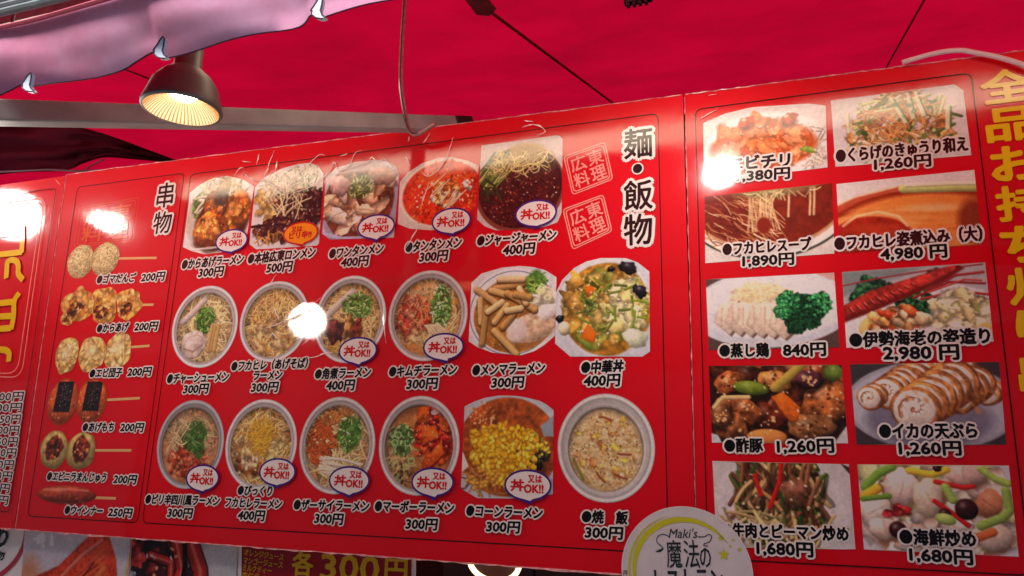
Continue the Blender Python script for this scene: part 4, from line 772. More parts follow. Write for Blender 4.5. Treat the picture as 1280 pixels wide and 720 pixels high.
for b in [(290.7, 301.5, 18.3, 14, 290, 316.5), (471, 284, 21.5, 15, 471, 301.5), (565, 276.7, 22.5, 16, 566, 294), (670.5, 267.4, 24, 16.5, 670.5, 284.6), (448.4, 438.5, 22, 16.5, 449, 457.5), (555.2, 433.8, 23.5, 16.8, 559.4, 453),
          (254.6, 597.5, 19, 16.5, 254, 615.5), (348, 590, 21, 17, 346.4, 608), (437.7, 600.5, 23.6, 17.5, 436.8, 620.5), (541.6, 602.6, 24.6, 17.8, 543.7, 623), (660.4, 606.5, 27.2, 19.2, 662.5, 628)]: bubble(*b, mid)
bubble(377, 292, 20, 13.6, 379, 307.5, mid, True)
# yellow characters down the right edge of the right board
P_ = []
for i, c in enumerate('全品お持ち帰り出来ます'):
    v0, p = B(1258, 107.5), None; zc = v0[1]-i*(B(1258, 107.5)[1]-B(1264, 155)[1])*1.0; X = .0385*1.5; hw = .040 if c not in 'り' else .034; hh = .0315
    ident = lambda x, z: np.array([x, z]); P_ += text_on(c, v0[0]-hw, zc, v0[0]+hw, zc, 2*hh, y=-.0008, bold=.035, out=0, nout=0, ink=M_YELLOW, rim=M_YELLOW, pos=ident, box_fit=True)
mk('vertical_lettering', P_, rgt, 'yellow vertical lettering reading 全品お持ち帰り出来ます')
# left board: yellow seal characters and prices
def brush(L_, ink, parent, wd=.018, y=-.0002, name='seal_character'):
    return mk(name, [(*ribbon(smooth_line([B(*p) for p in l], 6), wd, y-.0001*i), ink) for i, l in enumerate(L_)], parent)
brush([[(-50, 322), (-10, 319), (28, 315)], [(28, 282), (28, 300), (27, 316)], [(-14, 282), (-14, 320), (-16, 352)], [(-44, 352), (-40, 332), (-14, 329)], [(8, 348), (9, 332), (10, 327), (15, 325), (21, 327), (23, 333), (23, 342), (29, 350)], [(-40, 296), (28, 291)]], M_YELLOW, lft)
brush([[(24, 366), (18, 376), (17, 395), (14, 412)], [(-50, 384), (0, 379), (18, 377)], [(-50, 398), (14, 395)], [(-50, 415), (14, 410)], [(-4, 380), (-6, 412)], [(-40, 440), (0, 437), (11, 441), (11, 452)]], M_YELLOW, lft)
P_ = []
for s, xr, yy in (('2,400円', 29.5, 495.5), ('1,500円', 27.5, 509.5), ('450円', 26, 524), ('300円', 24, 538), ('350円', 22.3, 552.5), ('250円', 20.4, 566.5), ('350円', 17.4, 581.3), ('400円', 15.2, 595.5), ('300円', 12.4, 611), ('200円', 10.4, 626)):
    L_ = 8.2*len(s); P_ += text_on(s, xr-L_, yy-1+(yy-560)*-.03, xr, yy, 10.4, y=-.0005, bold=.016, out=.13, nout=10)
mk('price_list', P_, lft)

# ------------------------------------------------------------------ creases in the clear film, their glints painted white
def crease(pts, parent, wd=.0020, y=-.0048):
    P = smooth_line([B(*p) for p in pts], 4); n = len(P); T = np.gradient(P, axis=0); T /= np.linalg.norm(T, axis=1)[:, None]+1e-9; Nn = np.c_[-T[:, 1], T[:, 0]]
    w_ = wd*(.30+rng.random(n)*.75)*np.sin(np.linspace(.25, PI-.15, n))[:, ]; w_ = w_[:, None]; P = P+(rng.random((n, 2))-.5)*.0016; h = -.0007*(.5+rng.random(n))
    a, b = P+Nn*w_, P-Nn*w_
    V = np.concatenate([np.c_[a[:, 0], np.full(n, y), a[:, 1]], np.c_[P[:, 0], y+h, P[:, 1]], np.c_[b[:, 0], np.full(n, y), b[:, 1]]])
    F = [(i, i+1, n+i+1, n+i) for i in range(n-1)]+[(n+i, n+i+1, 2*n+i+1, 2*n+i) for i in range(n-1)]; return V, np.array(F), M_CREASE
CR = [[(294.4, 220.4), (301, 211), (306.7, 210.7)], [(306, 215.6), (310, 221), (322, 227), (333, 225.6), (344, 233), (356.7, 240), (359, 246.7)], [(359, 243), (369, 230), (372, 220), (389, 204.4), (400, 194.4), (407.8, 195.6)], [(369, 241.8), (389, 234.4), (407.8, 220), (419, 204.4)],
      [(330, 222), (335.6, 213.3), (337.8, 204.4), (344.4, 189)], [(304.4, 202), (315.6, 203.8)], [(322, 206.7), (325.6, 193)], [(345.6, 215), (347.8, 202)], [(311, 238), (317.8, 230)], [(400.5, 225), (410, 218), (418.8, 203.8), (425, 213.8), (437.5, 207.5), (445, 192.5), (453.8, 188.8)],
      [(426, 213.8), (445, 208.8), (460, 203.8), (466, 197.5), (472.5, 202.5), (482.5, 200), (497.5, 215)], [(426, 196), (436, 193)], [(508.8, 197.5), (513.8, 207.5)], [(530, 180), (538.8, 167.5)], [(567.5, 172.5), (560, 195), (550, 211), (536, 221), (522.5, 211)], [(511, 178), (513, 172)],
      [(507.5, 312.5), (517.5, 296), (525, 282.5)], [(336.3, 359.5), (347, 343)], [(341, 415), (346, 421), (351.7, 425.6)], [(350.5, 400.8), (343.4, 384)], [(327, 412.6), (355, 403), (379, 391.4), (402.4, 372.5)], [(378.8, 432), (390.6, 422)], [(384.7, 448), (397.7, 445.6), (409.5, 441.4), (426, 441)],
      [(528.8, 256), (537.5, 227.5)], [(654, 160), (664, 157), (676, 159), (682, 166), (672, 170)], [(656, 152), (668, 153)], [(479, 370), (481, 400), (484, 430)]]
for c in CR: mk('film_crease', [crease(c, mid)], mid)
for c in [[(872, 152), (880, 146), (898, 136)], [(884, 152), (893, 148)], [(886, 120), (896, 118)], [(940, 156), (948, 160), (958, 157)], [(1140, 76), (1160, 72)]]: mk('film_crease', [crease(c, rgt, .0013, -.0024)], rgt)
for c in [[(70, 225), (76, 232)], [(75, 268), (73, 290)]]: mk('film_crease', [crease(c, lft, .0013, -.001)], lft)

# ------------------------------------------------------------------ posters in the row underneath, hung a little further back
YP = .045
def pos_p(x, y): p = at(x, y, YP); return np.array([p[0], p[2]])
M_PGLASS = plain('sleeve_plastic', (205, 200, 205), .15)
def poster(px, label, cat='poster', y=YP, backmat=None):
    P = [pos_p(*p) for p in px][::-1]; c = np.mean(P, 0); t = thing('menu_poster', (c[0], y, min(p[1] for p in P)), label, cat)
    mk('backing', [(*prism(P, y+.001, y+.006), backmat or M_WHITE)], t); return t, P
t, P = poster([(166, 660), (298, 660), (293, 790), (160, 790)], 'poster of dark red crab dish, between the roast poster and the red drinks poster'); dish(np.array(P), d_crab, t, None, y=YP-.001, seed=80, name='dish_photo', res=600)
t, P = poster([(32, 655), (163.5, 655), (158, 790), (22, 790)], 'poster of glossy red roast meat below the skewer column'); dish(np.array(P), d_roast, t, None, y=YP-.001, seed=81, name='dish_photo', res=600)
t, P = poster([(-60, 652), (40, 652), (30, 790), (-70, 790)], 'white poster with black brush lettering and a pink band, leftmost under the boards', y=YP)
mk('lettering', text_on('り', -2, 672, 10, 672, 22, y=YP-.0012, bold=.05, out=0, nout=0, pos=pos_p, box_fit=True)+text_on('菜', -24, 671, -4, 671, 24, y=YP-.0012, bold=.05, out=0, nout=0, pos=pos_p, box_fit=True)+text_on('名物', -22, 694, 6, 695, 10, y=YP-.0012, bold=.03, out=0, nout=0, pos=pos_p), t)
mk('ribbon_print', [(*ribbon(smooth_line([pos_p(*p) for p in [(34, 650), (30, 680), (17, 704), (-6, 722), (-40, 730)]], 8), .014, YP-.0008), printed('print_rose', (176, 50, 70)))], t)
t, P = poster([(298, 662), (519, 672), (517, 800), (296, 800)], 'red drinks poster with gold lettering reading 各300円', backmat=M_WHITE)
mk('print_sheet', [(*flat([pos_p(*p) for p in [(302.5, 662), (515, 672), (513, 798), (301, 798)]][::-1], YP-.0004), printed('poster_red', (150, 8, 24), .05))], t)
P_ = []
for s, x0, y0, x1, y1 in (('オレンジジュース', 306, 690.5, 355, 697), ('マンゴージュース', 305, 700.5, 354, 706.5), ('ミルクティー', 304, 709.5, 340, 714), ('杏仁ティー', 303, 719, 340, 723)): P_ += text_on(s, x0, y0, x1, y1, 7.6, y=YP-.0012, bold=.014, out=0, nout=0, ink=M_GOLD, pos=pos_p)
P_ += text_on('各', 366, 703.5, 392, 705, 30, y=YP-.0012, bold=.03, out=0, nout=0, ink=M_GOLD, pos=pos_p, box_fit=True)+text_on('300', 402, 708, 474, 712, 32, y=YP-.0012, bold=.026, out=0, nout=0, ink=M_GOLD, pos=pos_p, box_fit=True)+text_on('円', 482, 712, 509, 713.5, 28, y=YP-.0012, bold=.03, out=0, nout=0, ink=M_GOLD, pos=pos_p, box_fit=True)
mk('lettering', P_, t)

# ------------------------------------------------------------------ round paper sign in front of the boards
YS = -.0068
def pos_s(x, y): p = at(x, y, YS); return np.array([p[0], p[2]])
cs = pos_s(857, 715); rs = abs(pos_s(857, 633.5)[1]-cs[1]); rx_ = (pos_s(938.5, 714)[0]-pos_s(775.5, 716)[0])/2
sign = thing('round_sign', (cs[0], YS, cs[1]-rs), 'round white paper sign with a yellow-green swirl reading Maki\'s 魔法のレストラン, in front of the board seam', 'sign')
th = np.linspace(0, 2*PI, 96, endpoint=False)
def crc(r0, c=cs, k=1.0): return np.c_[c[0]+rx_*r0*np.cos(th), c[1]+rs*r0*np.sin(th)]
M_PAPER = plain('sign_paper', (206, 200, 204), .5, noise=.03, scale=25, bump=.0004)
M_SINK = plain('sign_ink', (16, 34, 40), .5); M_LIME = plain('sign_lime', (190, 190, 30), .5); M_PEDGE = plain('sign_rim', (226, 220, 224), .4)
mk('sheet', [(*prism(crc(1), YS, YS+.004), M_PAPER)], sign); mk('rim', [(*ribbon(crc(1.0), .0016, YS-.0004, True), M_PEDGE)], sign)
def cres(a0, a1, r0, w0, off=(0, 0)):
    a = np.linspace(a0, a1, 50); p = np.c_[cs[0]+rx_*(r0*np.cos(a)+off[0]), cs[1]+rs*(r0*np.sin(a)+off[1])]
    return ribbon(p, w0*np.sin(np.linspace(0.02, PI-.02, 50))**.8+.0003, YS-.0006)
mk('swirl', [(*cres(.62, 3.7, .80, .0105), M_LIME), (*cres(1.9, 4.2, .88, .0040), M_LIME)], sign)
def star(x, y, r):
    c = pos_s(x, y); s_ = abs(pos_s(x+r, y)[0]-c[0]); return [(*flat([(c[0]+s_*(1 if k % 2 == 0 else .42)*math.sin(k*PI/5), c[1]+s_*(1 if k % 2 == 0 else .42)*math.cos(k*PI/5)) for k in range(10)][::-1], YS-.0006), M_LIME)]
for q in ((905, 693.5, 8), (901, 673, 4.4), (916.5, 675, 2.4), (913, 683, 2.6), (924.5, 687, 3.4)): mk('star', star(*q), sign)
sp = lambda s, x0, x1, y, h, b=.012, bf=True, ln=0: text_on(s, x0, y-.0*(x1-x0)/2, x1, y, h, y=YS-.0004, bold=b, out=0, nout=0, ink=M_SINK, pos=pos_s, box_fit=bf, lean=ln)
for q in (sp('Maki\'s', 837, 872, 666.5, 12, .003, True, .25), sp('魔', 833, 852, 692.5, 35, .006), sp('法', 855, 874, 692.5, 35, .006), sp('の', 875, 888.5, 697, 24, .010), sp('レストラン', 819, 904, 727, 28, .02, False), sp('月', 778.5, 784, 716, 6, .01)+sp('曜', 778.5, 784, 724, 6, .01)): mk('lettering', q, sign)
sw = [[(837, 671), (830, 668), (823, 670), (821, 677), (826, 682), (829, 686), (825, 690)], [(872, 671), (880, 671), (886, 668), (889.5, 671), (887, 677), (881, 679.5), (880, 682), (885, 682.5)]]
for i, l in enumerate(sw): mk('flourish', [(*ribbon(smooth_line([pos_s(*p) for p in l], 8), .0016, YS-.0006-.0001*i), M_SINK)]+[(*flat([pos_s(*p) for p in [(820, 689), (824, 687), (829, 685), (828, 688), (824, 690), (820, 690)]][::-1], YS-.0008), M_SINK)][:1-i], sign)

# ------------------------------------------------------------------ awning, valance, frame
M_CANOPY = cloth('red_canvas', (138, 4, 32), (180, 5, 43), .38, .14); M_SEAM = plain('seam_tape', (130, 10, 26), .8)
xs = np.linspace(-7, 5, 121); ys = np.concatenate([[-.815], np.linspace(-.72, 2.4, 49)]); Vg = []
for y in ys:
    for x in xs: Vg.append((x, y, (2.2 if y < -.8 else CZ0+CSL*y)+.014*math.sin(x*2.1+1)*math.sin(y*2.6)+.006*math.sin(x*6+y*3.5+math.sin(y*4))+.003*math.sin(x*15-y*9)))
Fg = np.array([(j*121+i, j*121+i+1, (j+1)*121+i+1, (j+1)*121+i) for j in range(49) for i in range(120)])
aw = thing('awning', (0, 0, 2.3), 'red translucent canvas awning over the boards', 'awning'); mk('canvas', [(np.array(Vg), Fg, M_CANOPY)], aw, smooth=True)
for p0, p1, r in (((600, 5), (765, 128), .0046), ((1162, -12), (1108, 84), .0036), ((146, 83), (290, 138), .003)):
    a, b = on_canopy(*p0, -.022), on_canopy(*p1, -.022); mk('seam', [(*tube([a-(b-a)*.4, a, b, b+(b-a)*.3], r, 6), M_SEAM)], aw)
pa = [on_canopy(*p, -.026) for p in [(575, -8), (604, -8), (620, 12), (612, 20), (596, 19)]]
mk('reinforcing_patch', [(np.array(pa+[p+np.array([0, 0, .004]) for p in pa]), [(0, 1, 2, 3, 4), (9, 8, 7, 6, 5)]+[(i, i+5, (i+1) % 5+5, (i+1) % 5) for i in range(5)], plain('patch_canvas', (128, 10, 26), .8, noise=.2, scale=40))], aw)
# folded valance at the front, seen from the street side, with two white curled tabs
M_VAL = cloth('pink_valance', (240, 190, 226), (245, 110, 140), .12, .0, -.006)
for n_ in M_VAL.node_tree.nodes:
    if n_.type == 'VALTORGB': n_.color_ramp.elements[0].color = c4((222, 144, 176)); n_.color_ramp.elements[0].position = .42
M_TAB = plain('white_tab', (206, 216, 235), .5); M_TRIM = plain('dark_trim', (70, 34, 56), .7)
YV = -.78
va = thing('valance', tuple(at(150, 60, YV)), 'lilac pink canvas valance hanging across the upper left corner', 'awning valance')
low = smooth_line([(-160, 176), (-60, 144), (0, 119), (30, 104.5), (38, 108.5), (60, 105), (100, 97), (148, 86), (170, 75), (191, 64), (199, 71), (206, 71.5), (240, 64), (320, 44.5), (372, 33), (387, 18), (397, 22), (420, 15), (473, -1), (560, -18)], 6)
low3 = [at(x, y, YV) for x, y in low]; low3 = [np.array([low3[0][0]-k*.12, YV, low3[0][2]]) for k in range(14, 0, -1)]+low3+[np.array([low3[-1][0]+k*.1, YV, low3[-1][2]+.008*math.sin(k)]) for k in range(1, 30)]
ZT = at(0, 29, YV-.03)[2]
nl = len(low3); NV = 14; V = []
for j in range(NV):
    f_ = j/(NV-1)
    for i in range(nl):
        lo_ = low3[i]; x = lo_[0]*620+900; tp = np.array([lo_[0], YV-.03, ZT])
        p = lo_+(tp-lo_)*f_; d = .004*math.sin(x*.022+f_*2.2)+.002*math.sin(x*.06+f_*5)*(1-f_)+.0028*math.exp(-((f_-.25)/.18)**2)
        V.append(p+np.array([0, d, 0]))
V = np.array(V); n1 = len(V); V2 = V+np.array([0, .003, 0]); Fq = [(j*nl+i, j*nl+i+1, (j+1)*nl+i+1, (j+1)*nl+i) for j in range(NV-1) for i in range(nl-1)]
Fq = np.array(Fq); Fb = Fq[:, ::-1]+n1; mk('valance_cloth', [(V, Fq, M_VAL)], va, smooth=True); mk('added_lining', [(V2, Fb-n1, cloth('valance_added_lining', (110, 8, 30), (120, 8, 30), .0, .15))], va, smooth=True)  # unseen dark sheet added behind the cloth to dim its reflection in the boards
mk('hem', [(*tube(V[:nl]+np.array([0, .001, 0]), .0010, 6), M_TRIM)], va)
sm = np.array([V[(NV-2)*nl+i]*.35+V[(NV-1)*nl+i]*.65+np.array([0, -.003, -.004]) for i in range(nl)]); mk('fold_seam', [(*tube(sm, .0035, 6), plain('fold_canvas', (170, 70, 90), .8))], va)
for (bx, by, sc_) in ((34, 105, 1.0), (199, 62, 1.15), (396, 12, 1.2)):
    pts = [(-5, 1), (-2, -3), (3, -11), (5.5, -13), (7, -11), (6, -4), (4.5, 2), (6, 6), (10, 9), (6, 10.5), (0, 9.5), (-4.5, 6), (-4, 2), (-5.5, 2)]
    o3 = [at(bx+a*sc_, by+b*sc_, YV-.016) for a, b in pts][::-1]; q = [(p[0], p[2]) for p in o3]
    tb = mk('curled_tab', [(*prism(q, YV-.018, YV-.012), M_TAB)], va); mk('tab_trim', [(*tube(np.array([(p[0], YV-.018, p[1]) for p in q+[q[0]]]), .0011, 5), M_TRIM)], tb)
M_STEEL = plain('ribbed_grey', (112, 116, 118), .5, .3, noise=.12, scale=30)
rail = thing('roller_shutter_box', tuple(at(0, 0, -.86)), 'grey ribbed metal roller at the very top left corner above the valance', 'roller')
for k in range(4): mk('rib', [(*tube([at(-90, 37-k*7.2, -.85), at(0, 16-k*7.2, -.85), at(300, -56-k*7.2, -.85)], .0056, 8), M_STEEL)], rail)
# grey square beam
M_BEAM = plain('beam_paint', (146, 152, 152), .5, .2, noise=.10, scale=12)
def square_tube(a, b, w_, mat, nm, parent):
    d = _n(b-a); s = _n(np.cross(d, [0, 0, 1])); u = np.cross(s, d); c = [(-1, -1), (1, -1), (1, 1), (-1, 1)]
    V = np.array([p+s*i*w_/2+u*j*w_/2 for p in (a, b) for i, j in c]); F = np.array([(0, 3, 2, 1), (4, 5, 6, 7), (0, 1, 5, 4), (1, 2, 6, 5), (2, 3, 7, 6), (3, 0, 4, 7)]); o = mk(nm, [(V, F, mat)], parent)
    md = o.modifiers.new('edge', 'BEVEL'); md.width = .003; md.segments = 2; return o
ba, bb_ = at(0, 141, -.72), at(566, 156, .085); bm = thing('awning_beam', tuple((ba+bb_)/2), 'grey square metal awning beam with a black end cap, behind the lamp', 'beam')
square_tube(ba-(bb_-ba)*.3, bb_, .036, M_BEAM, 'tube', bm); d_ = _n(bb_-ba); square_tube(bb_+d_*.0005, bb_+d_*.055, .0375, plain('black_plastic', (22, 20, 22), .4), 'end_cap', bm)
for k in (.30, .52, .74): p = ba+(bb_-ba)*k; mk('screw', [(*tube([p+np.array([0, -.020, -.004]), p+np.array([0, -.0165, -.004])], .0035, 8), M_TRIM)], bm)
# dark cloth bunched behind the left boards
M_DARK = cloth('dark_cloth', (70, 18, 30), (60, 8, 20), .15, .3, .01)
tp = smooth_line([(-120, 140), (-40, 150), (30, 156), (90, 158), (120, 164), (150, 174), (185, 187), (225, 202)], 8); bt = smooth_line([(-120, 232), (-40, 224), (20, 216), (80, 213), (105, 204), (130, 197), (165, 199), (225, 204.5)], 8); V = []
for j in range(12):
    for i in range(len(tp)):
        q = tp[i]+(bt[i]-tp[i])*j/11; V.append(at(q[0], q[1], .22+.035*math.sin(j*1.3+i*.12)+.02*math.sin(j*2.9-i*.2)))
nt_ = len(tp); dk = mk('draped_cloth', [(np.array(V), np.array([(j*nt_+i, j*nt_+i+1, (j+1)*nt_+i+1, (j+1)*nt_+i) for j in range(11) for i in range(nt_-1)]), M_DARK)], smooth=True)
tag(dk, 'dark maroon cloth bunched behind the boards below the grey beam', 'cloth')
ck = mk('hanging_hook', [(*tube([at(104, 216, .05), at(112, 208, .05), at(124, 202, .05), at(130, 199, .05)], .0022, 6), M_TRIM), (*tube([at(-60, 222, .05), at(0, 215, .05), at(60, 212, .05), at(100, 214, .05), at(125, 213, .05)], .003, 6), M_TRIM)]); tag(ck, 'thin dark cord and hook running just above the two left boards', 'cord')
# cables
M_CABLE = plain('white_cable', (214, 190, 196), .4); M_ROPE = plain('clear_tube', (150, 96, 92), .25, noise=.15, scale=90)
c1 = thing('hanging_cable', tuple(at(508, 150, -.10)), 'thin beige cable hanging down from the awning to the top of the centre board', 'cable')
line = smooth_line([(508, -40), (506, 0), (503, 45), (501, 90), (502, 115), (507, 145), (511, 161), (517, 168), (526, 166), (536, 160), (544, 155)], 6); L3 = [at(x, y, -.10+.06*max(0, (y-100)/70)) for x, y in line]
mk('sheath', [(*tube(L3, .0052, 8), M_ROPE)], c1); mk('dark_core', [(*tube([p+np.array([.0010, -.0048, 0]) for p in L3[:-14]], .0016, 6), M_TRIM)], c1)
c2 = mk('white_cable', [(*tube([at(x, y, -.012) for x, y in smooth_line([(1128, 78), (1145, 73), (1172, 66), (1200, 63), (1222, 66.5), (1250, 72), (1285, 83), (1340, 104)], 6)], .0048, 8), M_CABLE)]); tag(c2, 'white cable curving over the top edge of the right board', 'cable')
c3 = thing('black_clip', tuple(on_canopy(800, 0, -.03)), 'small black clip on the red canvas at the very top of the picture', 'clip')
M_CLIP = plain('clip_plastic', (58, 54, 56), .35); p = on_canopy(800, -3, -.03); mk('jaw', [(*box(p+[-.04, -.010, -.012], p+[.03, .010, .010]), M_CLIP)], c3)
for k in range(4): mk('tooth', [(*box(p+[-.034+.015*k, -.008, -.020], p+[-.026+.015*k, .008, -.0125]), M_TRIM)], c3)

# ------------------------------------------------------------------ lamps
M_LBODY = plain('lamp_metal', (98, 104, 102), .5, .35, noise=.08, scale=40); M_LENS = glow('lamp_lens', (255, 214, 160), .95); M_LCORE = glow('lamp_core', (255, 240, 214), 34.); M_LRIB = plain('lamp_reflector_rib', (190, 140, 84), .4, .2)
def par_lamp(c, R_, label, on=True, group=None, lamp_name='hanging_lamp'):
    t = thing(lamp_name, c, label, 'lamp', group); c = np.array(c)
    bp = [(R_*.94, 0), (R_*1.02, .001), (R_*1.03, .004*R_/.06), (R_*1.0, .011*R_/.06), (R_*.95, .020*R_/.06), (R_*.84, .042*R_/.06), (R_*.66, .058*R_/.06), (R_*.45, .069*R_/.06), (R_*.36, .073*R_/.06), (R_*.34, .128*R_/.06), (R_*.31, .134*R_/.06), (R_*.06, .136*R_/.06)]
    mk('shade', [(*lathe(bp, c), M_LBODY)], t, smooth=True)
    rf = mk('reflector', [(*lathe([(R_*.95, .001), (R_*.90, .006), (R_*.78, .014), (R_*.6, .022), (R_*.36, .030), (R_*.10, .034), (.001, .034)], c), M_LENS)], t, smooth=True)
    P_ = []
    for k in range(56):
        a = 2*PI*k/56; pr = [(R_*.945, .0000), (R_*.885, .0050), (R_*.77, .0130), (R_*.59, .021), (R_*.42, .0270)]
        P_.append((*tube([c+np.array([r*math.cos(a), r*math.sin(a), z]) for r, z in pr], [.0013, .0011, .0009, .0007, .0005], 4), M_LRIB))
    mk('facets', P_, rf)
    mk('led', [(*lathe([(R_*.36, .0275), (R_*.30, .023), (R_*.15, .022), (.0005, .022)], c), M_LCORE)], t, smooth=True)
    mk('stem', [(*tube([c+np.array([0, 0, .134*R_/.06]), c+np.array([0, 0, .40])], .006, 8), M_LBODY)], t); mk('socket_ring', [(*lathe([(R_*.36, .118*R_/.06), (R_*.40, .120*R_/.06), (R_*.40, .128*R_/.06), (R_*.36, .13*R_/.06)], c, 32), M_LBODY)], t)
    return t
lp = at(227, 138, -.62); depth = 1.5-.62
Rl = 47*.88/ray(227, 138)[1]
par_lamp(tuple(lp), Rl, 'brown metal reflector lamp glowing warm, hanging in front of the grey beam')
l2 = at(618, 701, .12); R2 = 35*(D+.12)/ray(618, 701)[1]; t2 = thing('hanging_lamp', tuple(l2), 'lamp with a bright cream rim half hidden under the bottom edge of the centre board', 'lamp')
def turned(vf, c, ang, az=0):
    v = vf[0]-c; ca, sa = math.cos(ang), math.sin(ang); v = np.c_[v[:, 0], v[:, 1]*ca-v[:, 2]*sa, v[:, 1]*sa+v[:, 2]*ca]; cb, sb = math.cos(az), math.sin(az)
    return np.c_[v[:, 0]*cb-v[:, 2]*sb, v[:, 1], v[:, 0]*sb+v[:, 2]*cb]+c, vf[1]
TA, TZ = math.radians(-52), math.radians(12)
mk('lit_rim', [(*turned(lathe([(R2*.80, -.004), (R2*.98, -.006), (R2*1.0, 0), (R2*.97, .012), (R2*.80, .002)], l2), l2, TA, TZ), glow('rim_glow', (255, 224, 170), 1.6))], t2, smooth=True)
mk('shade', [(*turned(lathe([(R2*1.0, .004), (R2*.92, .03), (R2*.6, .07), (R2*.25, .08), (.001, .081)], l2), l2, TA, TZ), M_LBODY)], t2, smooth=True)
mk('inner_dish', [(*turned(lathe([(R2*.81, -.001), (R2*.6, .014), (R2*.3, .022), (.001, .024)], l2), l2, TA, TZ), plain('dish_brown', (112, 70, 60), .4))], t2, smooth=True)
mk('connector', [(*tube([lp+np.array([.018, -.012, Rl*1.95]), lp+np.array([.030, -.012, Rl*2.05]), lp+np.array([.026, -.010, Rl*2.5])], .004, 6), M_TRIM)], bpy.data.objects['hanging_lamp'])
# lamps outside the picture whose reflections show in the film
M_GLOBE = glow('globe_glass', (255, 246, 236), 19.)
def mirror_spot(px, py, tdist):
    u = B(px, py); u = np.array([u[0]/D, (u[1]-EYE)/D]); s = D+tdist; return np.array([u[0]*s, -tdist, EYE+u[1]*s]), s
def globe(px, py, tdist, dia_px, label):
    c, s = mirror_spot(px, py, tdist); r = dia_px/2*(s/ (FPX*D/ (at(px, py)[1]+D) ) ) if False else None
    dep = -ray(px, py)[1] and (s*FPX/ray(px, py)[1]); r = dia_px/2*dep/FPX
    t = thing('globe_lamp', c-[0, 0, r], label, 'lamp', 'round globe lamps hung along the awning front')
    a = np.linspace(-PI/2, PI/2, 20); mk('globe', [(*lathe([(max(1e-4, r*math.cos(x)), r*math.sin(x)) for x in a], c, 32), M_GLOBE)], t, smooth=True)
    mk('cord', [(*tube([c+np.array([0, 0, r]), np.array([c[0], c[1], CZ0+CSL*c[1]-.005])], .003, 6), M_TRIM)], t); return t
globe(385, 400, .55, 44, 'round globe lamp left of the picture, seen reflected among the noodle bowls'); globe(15, 268, .28, 64, 'large round globe lamp left of the picture, seen reflected in the left board')
# batten light under the awning: the long bright band along the tops of the boards
M_BATTEN = glow('batten_diffuser', (255, 232, 200), 3.6)
bt_ = thing('batten_light', (0, -.36, 2.4), 'long fluorescent batten under the awning, above the picture', 'light fitting')
zb = lambda v, t: EYE+v*(D+t)
zt = zb(.475, .44); mk('diffuser', [(*box((-1.9, -.455, zt-.045), (1.5, -.425, zt+.004)), M_BATTEN)], bt_); mk('housing', [(*box((-1.92, -.48, zt+.0045), (1.52, -.40, zt+.03)), M_STEEL)], bt_)

# small square floodlights under the awning, aimed at the boards (outside the picture; one is the white patch at the top left of the right board)
M_LED = glow('flood_led', (255, 246, 232), 20.)
def flood(px, py, tdist, aim, wd, ht, power, label, ang=80):
    c, s_ = mirror_spot(px, py, tdist); a = np.array([B(*aim)[0], 0, B(*aim)[1]]); d = _n(a-c); sx = _n(np.cross(d, [0, 0, 1])); u = np.cross(sx, d)
    t = thing('floodlight', c, label, 'floodlight', 'small floodlights under the awning')
    def blk(w_, h_, y0, y1): return np.array([c+sx*i*w_/2+u*j*h_/2+d*k for k in (y0, y1) for i, j in ((-1, -1), (1, -1), (1, 1), (-1, 1))]), np.array([(0, 3, 2, 1), (4, 5, 6, 7), (0, 1, 5, 4), (1, 2, 6, 5), (2, 3, 7, 6), (3, 0, 4, 7)])
    mk('housing', [(*blk(wd*1.15, ht*1.15, -.03, -.002), M_TRIM)], t); mk('led_panel', [(*blk(wd, ht, -.0019, .001), M_LED)], t)
    mk('bracket', [(*tube([c-d*.02, np.array([c[0], c[1], CZ0+CSL*c[1]-.005])], .004, 6), M_STEEL)], t)
    if power:
        l = bpy.data.lights.new('floodlight_beam', 'SPOT'); l.energy = power; l.spot_size = math.radians(ang); l.spot_blend = 1; l.shadow_soft_size = .03; l.color = (1, .93, .84)
        lo_ = bpy.data.objects.new('floodlight_beam', l); C.objects.link(lo_); lo_.parent = t; lo_.location = tuple(d*.012); lo_.rotation_euler = Vector(d).to_track_quat('-Z', 'Y').to_euler()
flood(902, 216, .62, (860, 330), .085, .040, 8, 'small floodlight above the picture aimed at the right board')
flood(134, 278, .50, (430, 380), .12, .030, 4, 'small floodlight left of the picture aimed at the noodle bowls')
# ------------------------------------------------------------------ stall behind and street around
M_WALL = plain('stall_back_wall', (46, 26, 26), .8, noise=.2, scale=4); M_GROUND = plain('pale_paving', (150, 147, 142), .9, noise=.12, scale=8, bump=.003)
g = mk('ground', [(np.array([(-60, -60, 0), (60, -60, 0), (60, 60, 0), (-60, 60, 0)], float), np.array([(0, 1, 2, 3)]), M_GROUND)]); tag(g, kind='structure')
wl = mk('stall_back_wall', [(*box((-7, 2.4, 0), (5, 2.5, 3.5)), M_WALL)]); tag(wl, kind='structure')
for x in (-7, 5): sw_ = mk('stall_side_wall', [(*box((x-.04, .0, 0), (x+.04, 2.4, 2.6)), M_WALL)]); tag(sw_, kind='structure')
fl = mk('floor', [(*box((-6.9, -.1, .01), (4.9, 2.39, .06)), M_WALL)]); tag(fl, kind='structure')
sh = thing('wooden_shelf', (-.5, .5, 1.2), 'dark wooden panelling behind the lamp below the boards', 'shelf')
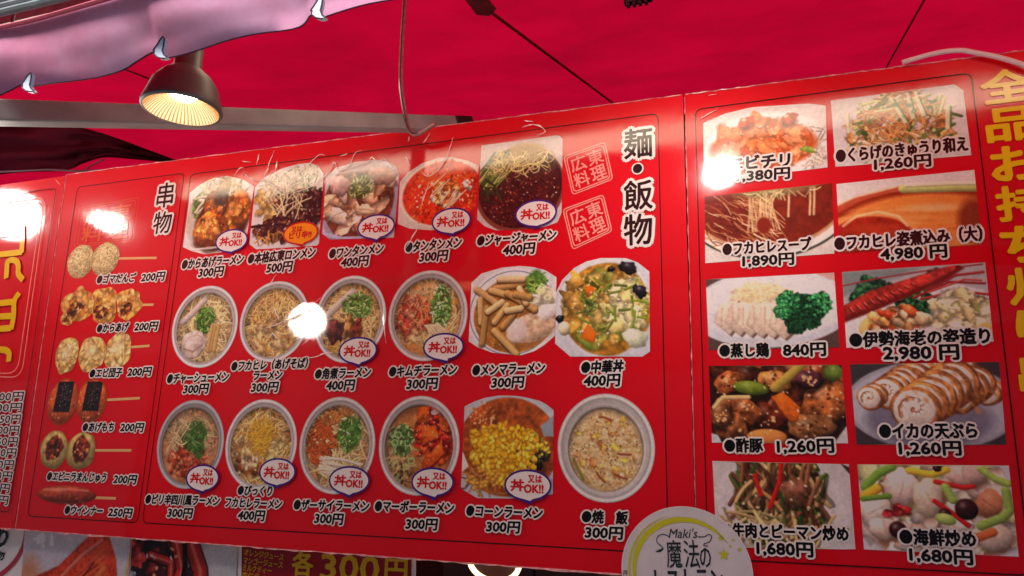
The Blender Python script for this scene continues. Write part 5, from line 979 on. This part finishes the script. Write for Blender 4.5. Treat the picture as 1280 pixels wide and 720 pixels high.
for k in range(7): x = -.92+.27*k; mk('plank', [(*box((x, .55, .6), (x+.262, .57, 1.50)), plain('dark_plank', (58, 38, 34), .6, noise=.2, scale=9))], sh)
mk('red_strip', [(*box((-.45, .50, 1.36), (1.2, .53, 1.41)), plain('shelf_red', (110, 10, 16), .5))], sh)
ct = thing('serving_counter', (0, -.05, 0), 'serving counter below the boards, under the picture', 'counter'); mk('counter_top', [(*box((-3, -.15, .92), (3, .45, .96)), plain('counter_steel', (120, 118, 118), .35, .6))], ct); mk('front_panel', [(*box((-2.95, -.10, 0), (2.95, -.07, .919)), plain('counter_front', (120, 20, 24), .6))], ct)
for i, x in enumerate((-2.98, 2.98)):
    ps = thing('awning_post', (x, -.6, 0), f'grey steel awning post at the {"left" if i == 0 else "right"} front of the stall, outside the picture', 'post', 'awning posts'); mk('shaft', [(*box((x-.025, -.625, 0), (x+.025, -.575, 2.36)), M_STEEL)], ps); mk('foot_plate', [(*box((x-.07, -.67, .0), (x+.07, -.53, .012)), M_STEEL)], ps)
# the house across the street
bd = thing('street_building', (0, -6.5, 0), 'dark three-storey building across the street behind the viewer', 'building'); M_FAC = plain('facade', (70, 60, 56), .8, noise=.12, scale=2); M_WIN = plain('window_glass', (20, 24, 28), .15); M_WF = plain('window_frame', (110, 106, 100), .5)
mk('wall', [(*box((-16, -12, 0), (16, -6.5, 6.4)), M_FAC)], bd); mk('cornice', [(*box((-16.2, -12, 6.402), (16.2, -6.3, 6.6)), M_WF)], bd)
for r_ in range(2):
    for k in range(8):
        x = -13+3.6*k; wn = mk('window', [(*box((x, -6.52, 3+r_*1.8), (x+1.6, -6.46, 4.1+r_*1.8)), M_WF)], bd); mk('pane', [(*box((x+.08, -6.47, 3.08+r_*1.8), (x+1.52, -6.45, 4.02+r_*1.8)), M_WIN)], wn)
for k in range(4): mk('shutter', [(*box((-14+7.2*k, -6.5, .1), (-8+7.2*k, -6.44, 2.6)), plain('shutter_grey', (90, 90, 92), .5, .3))], bd)
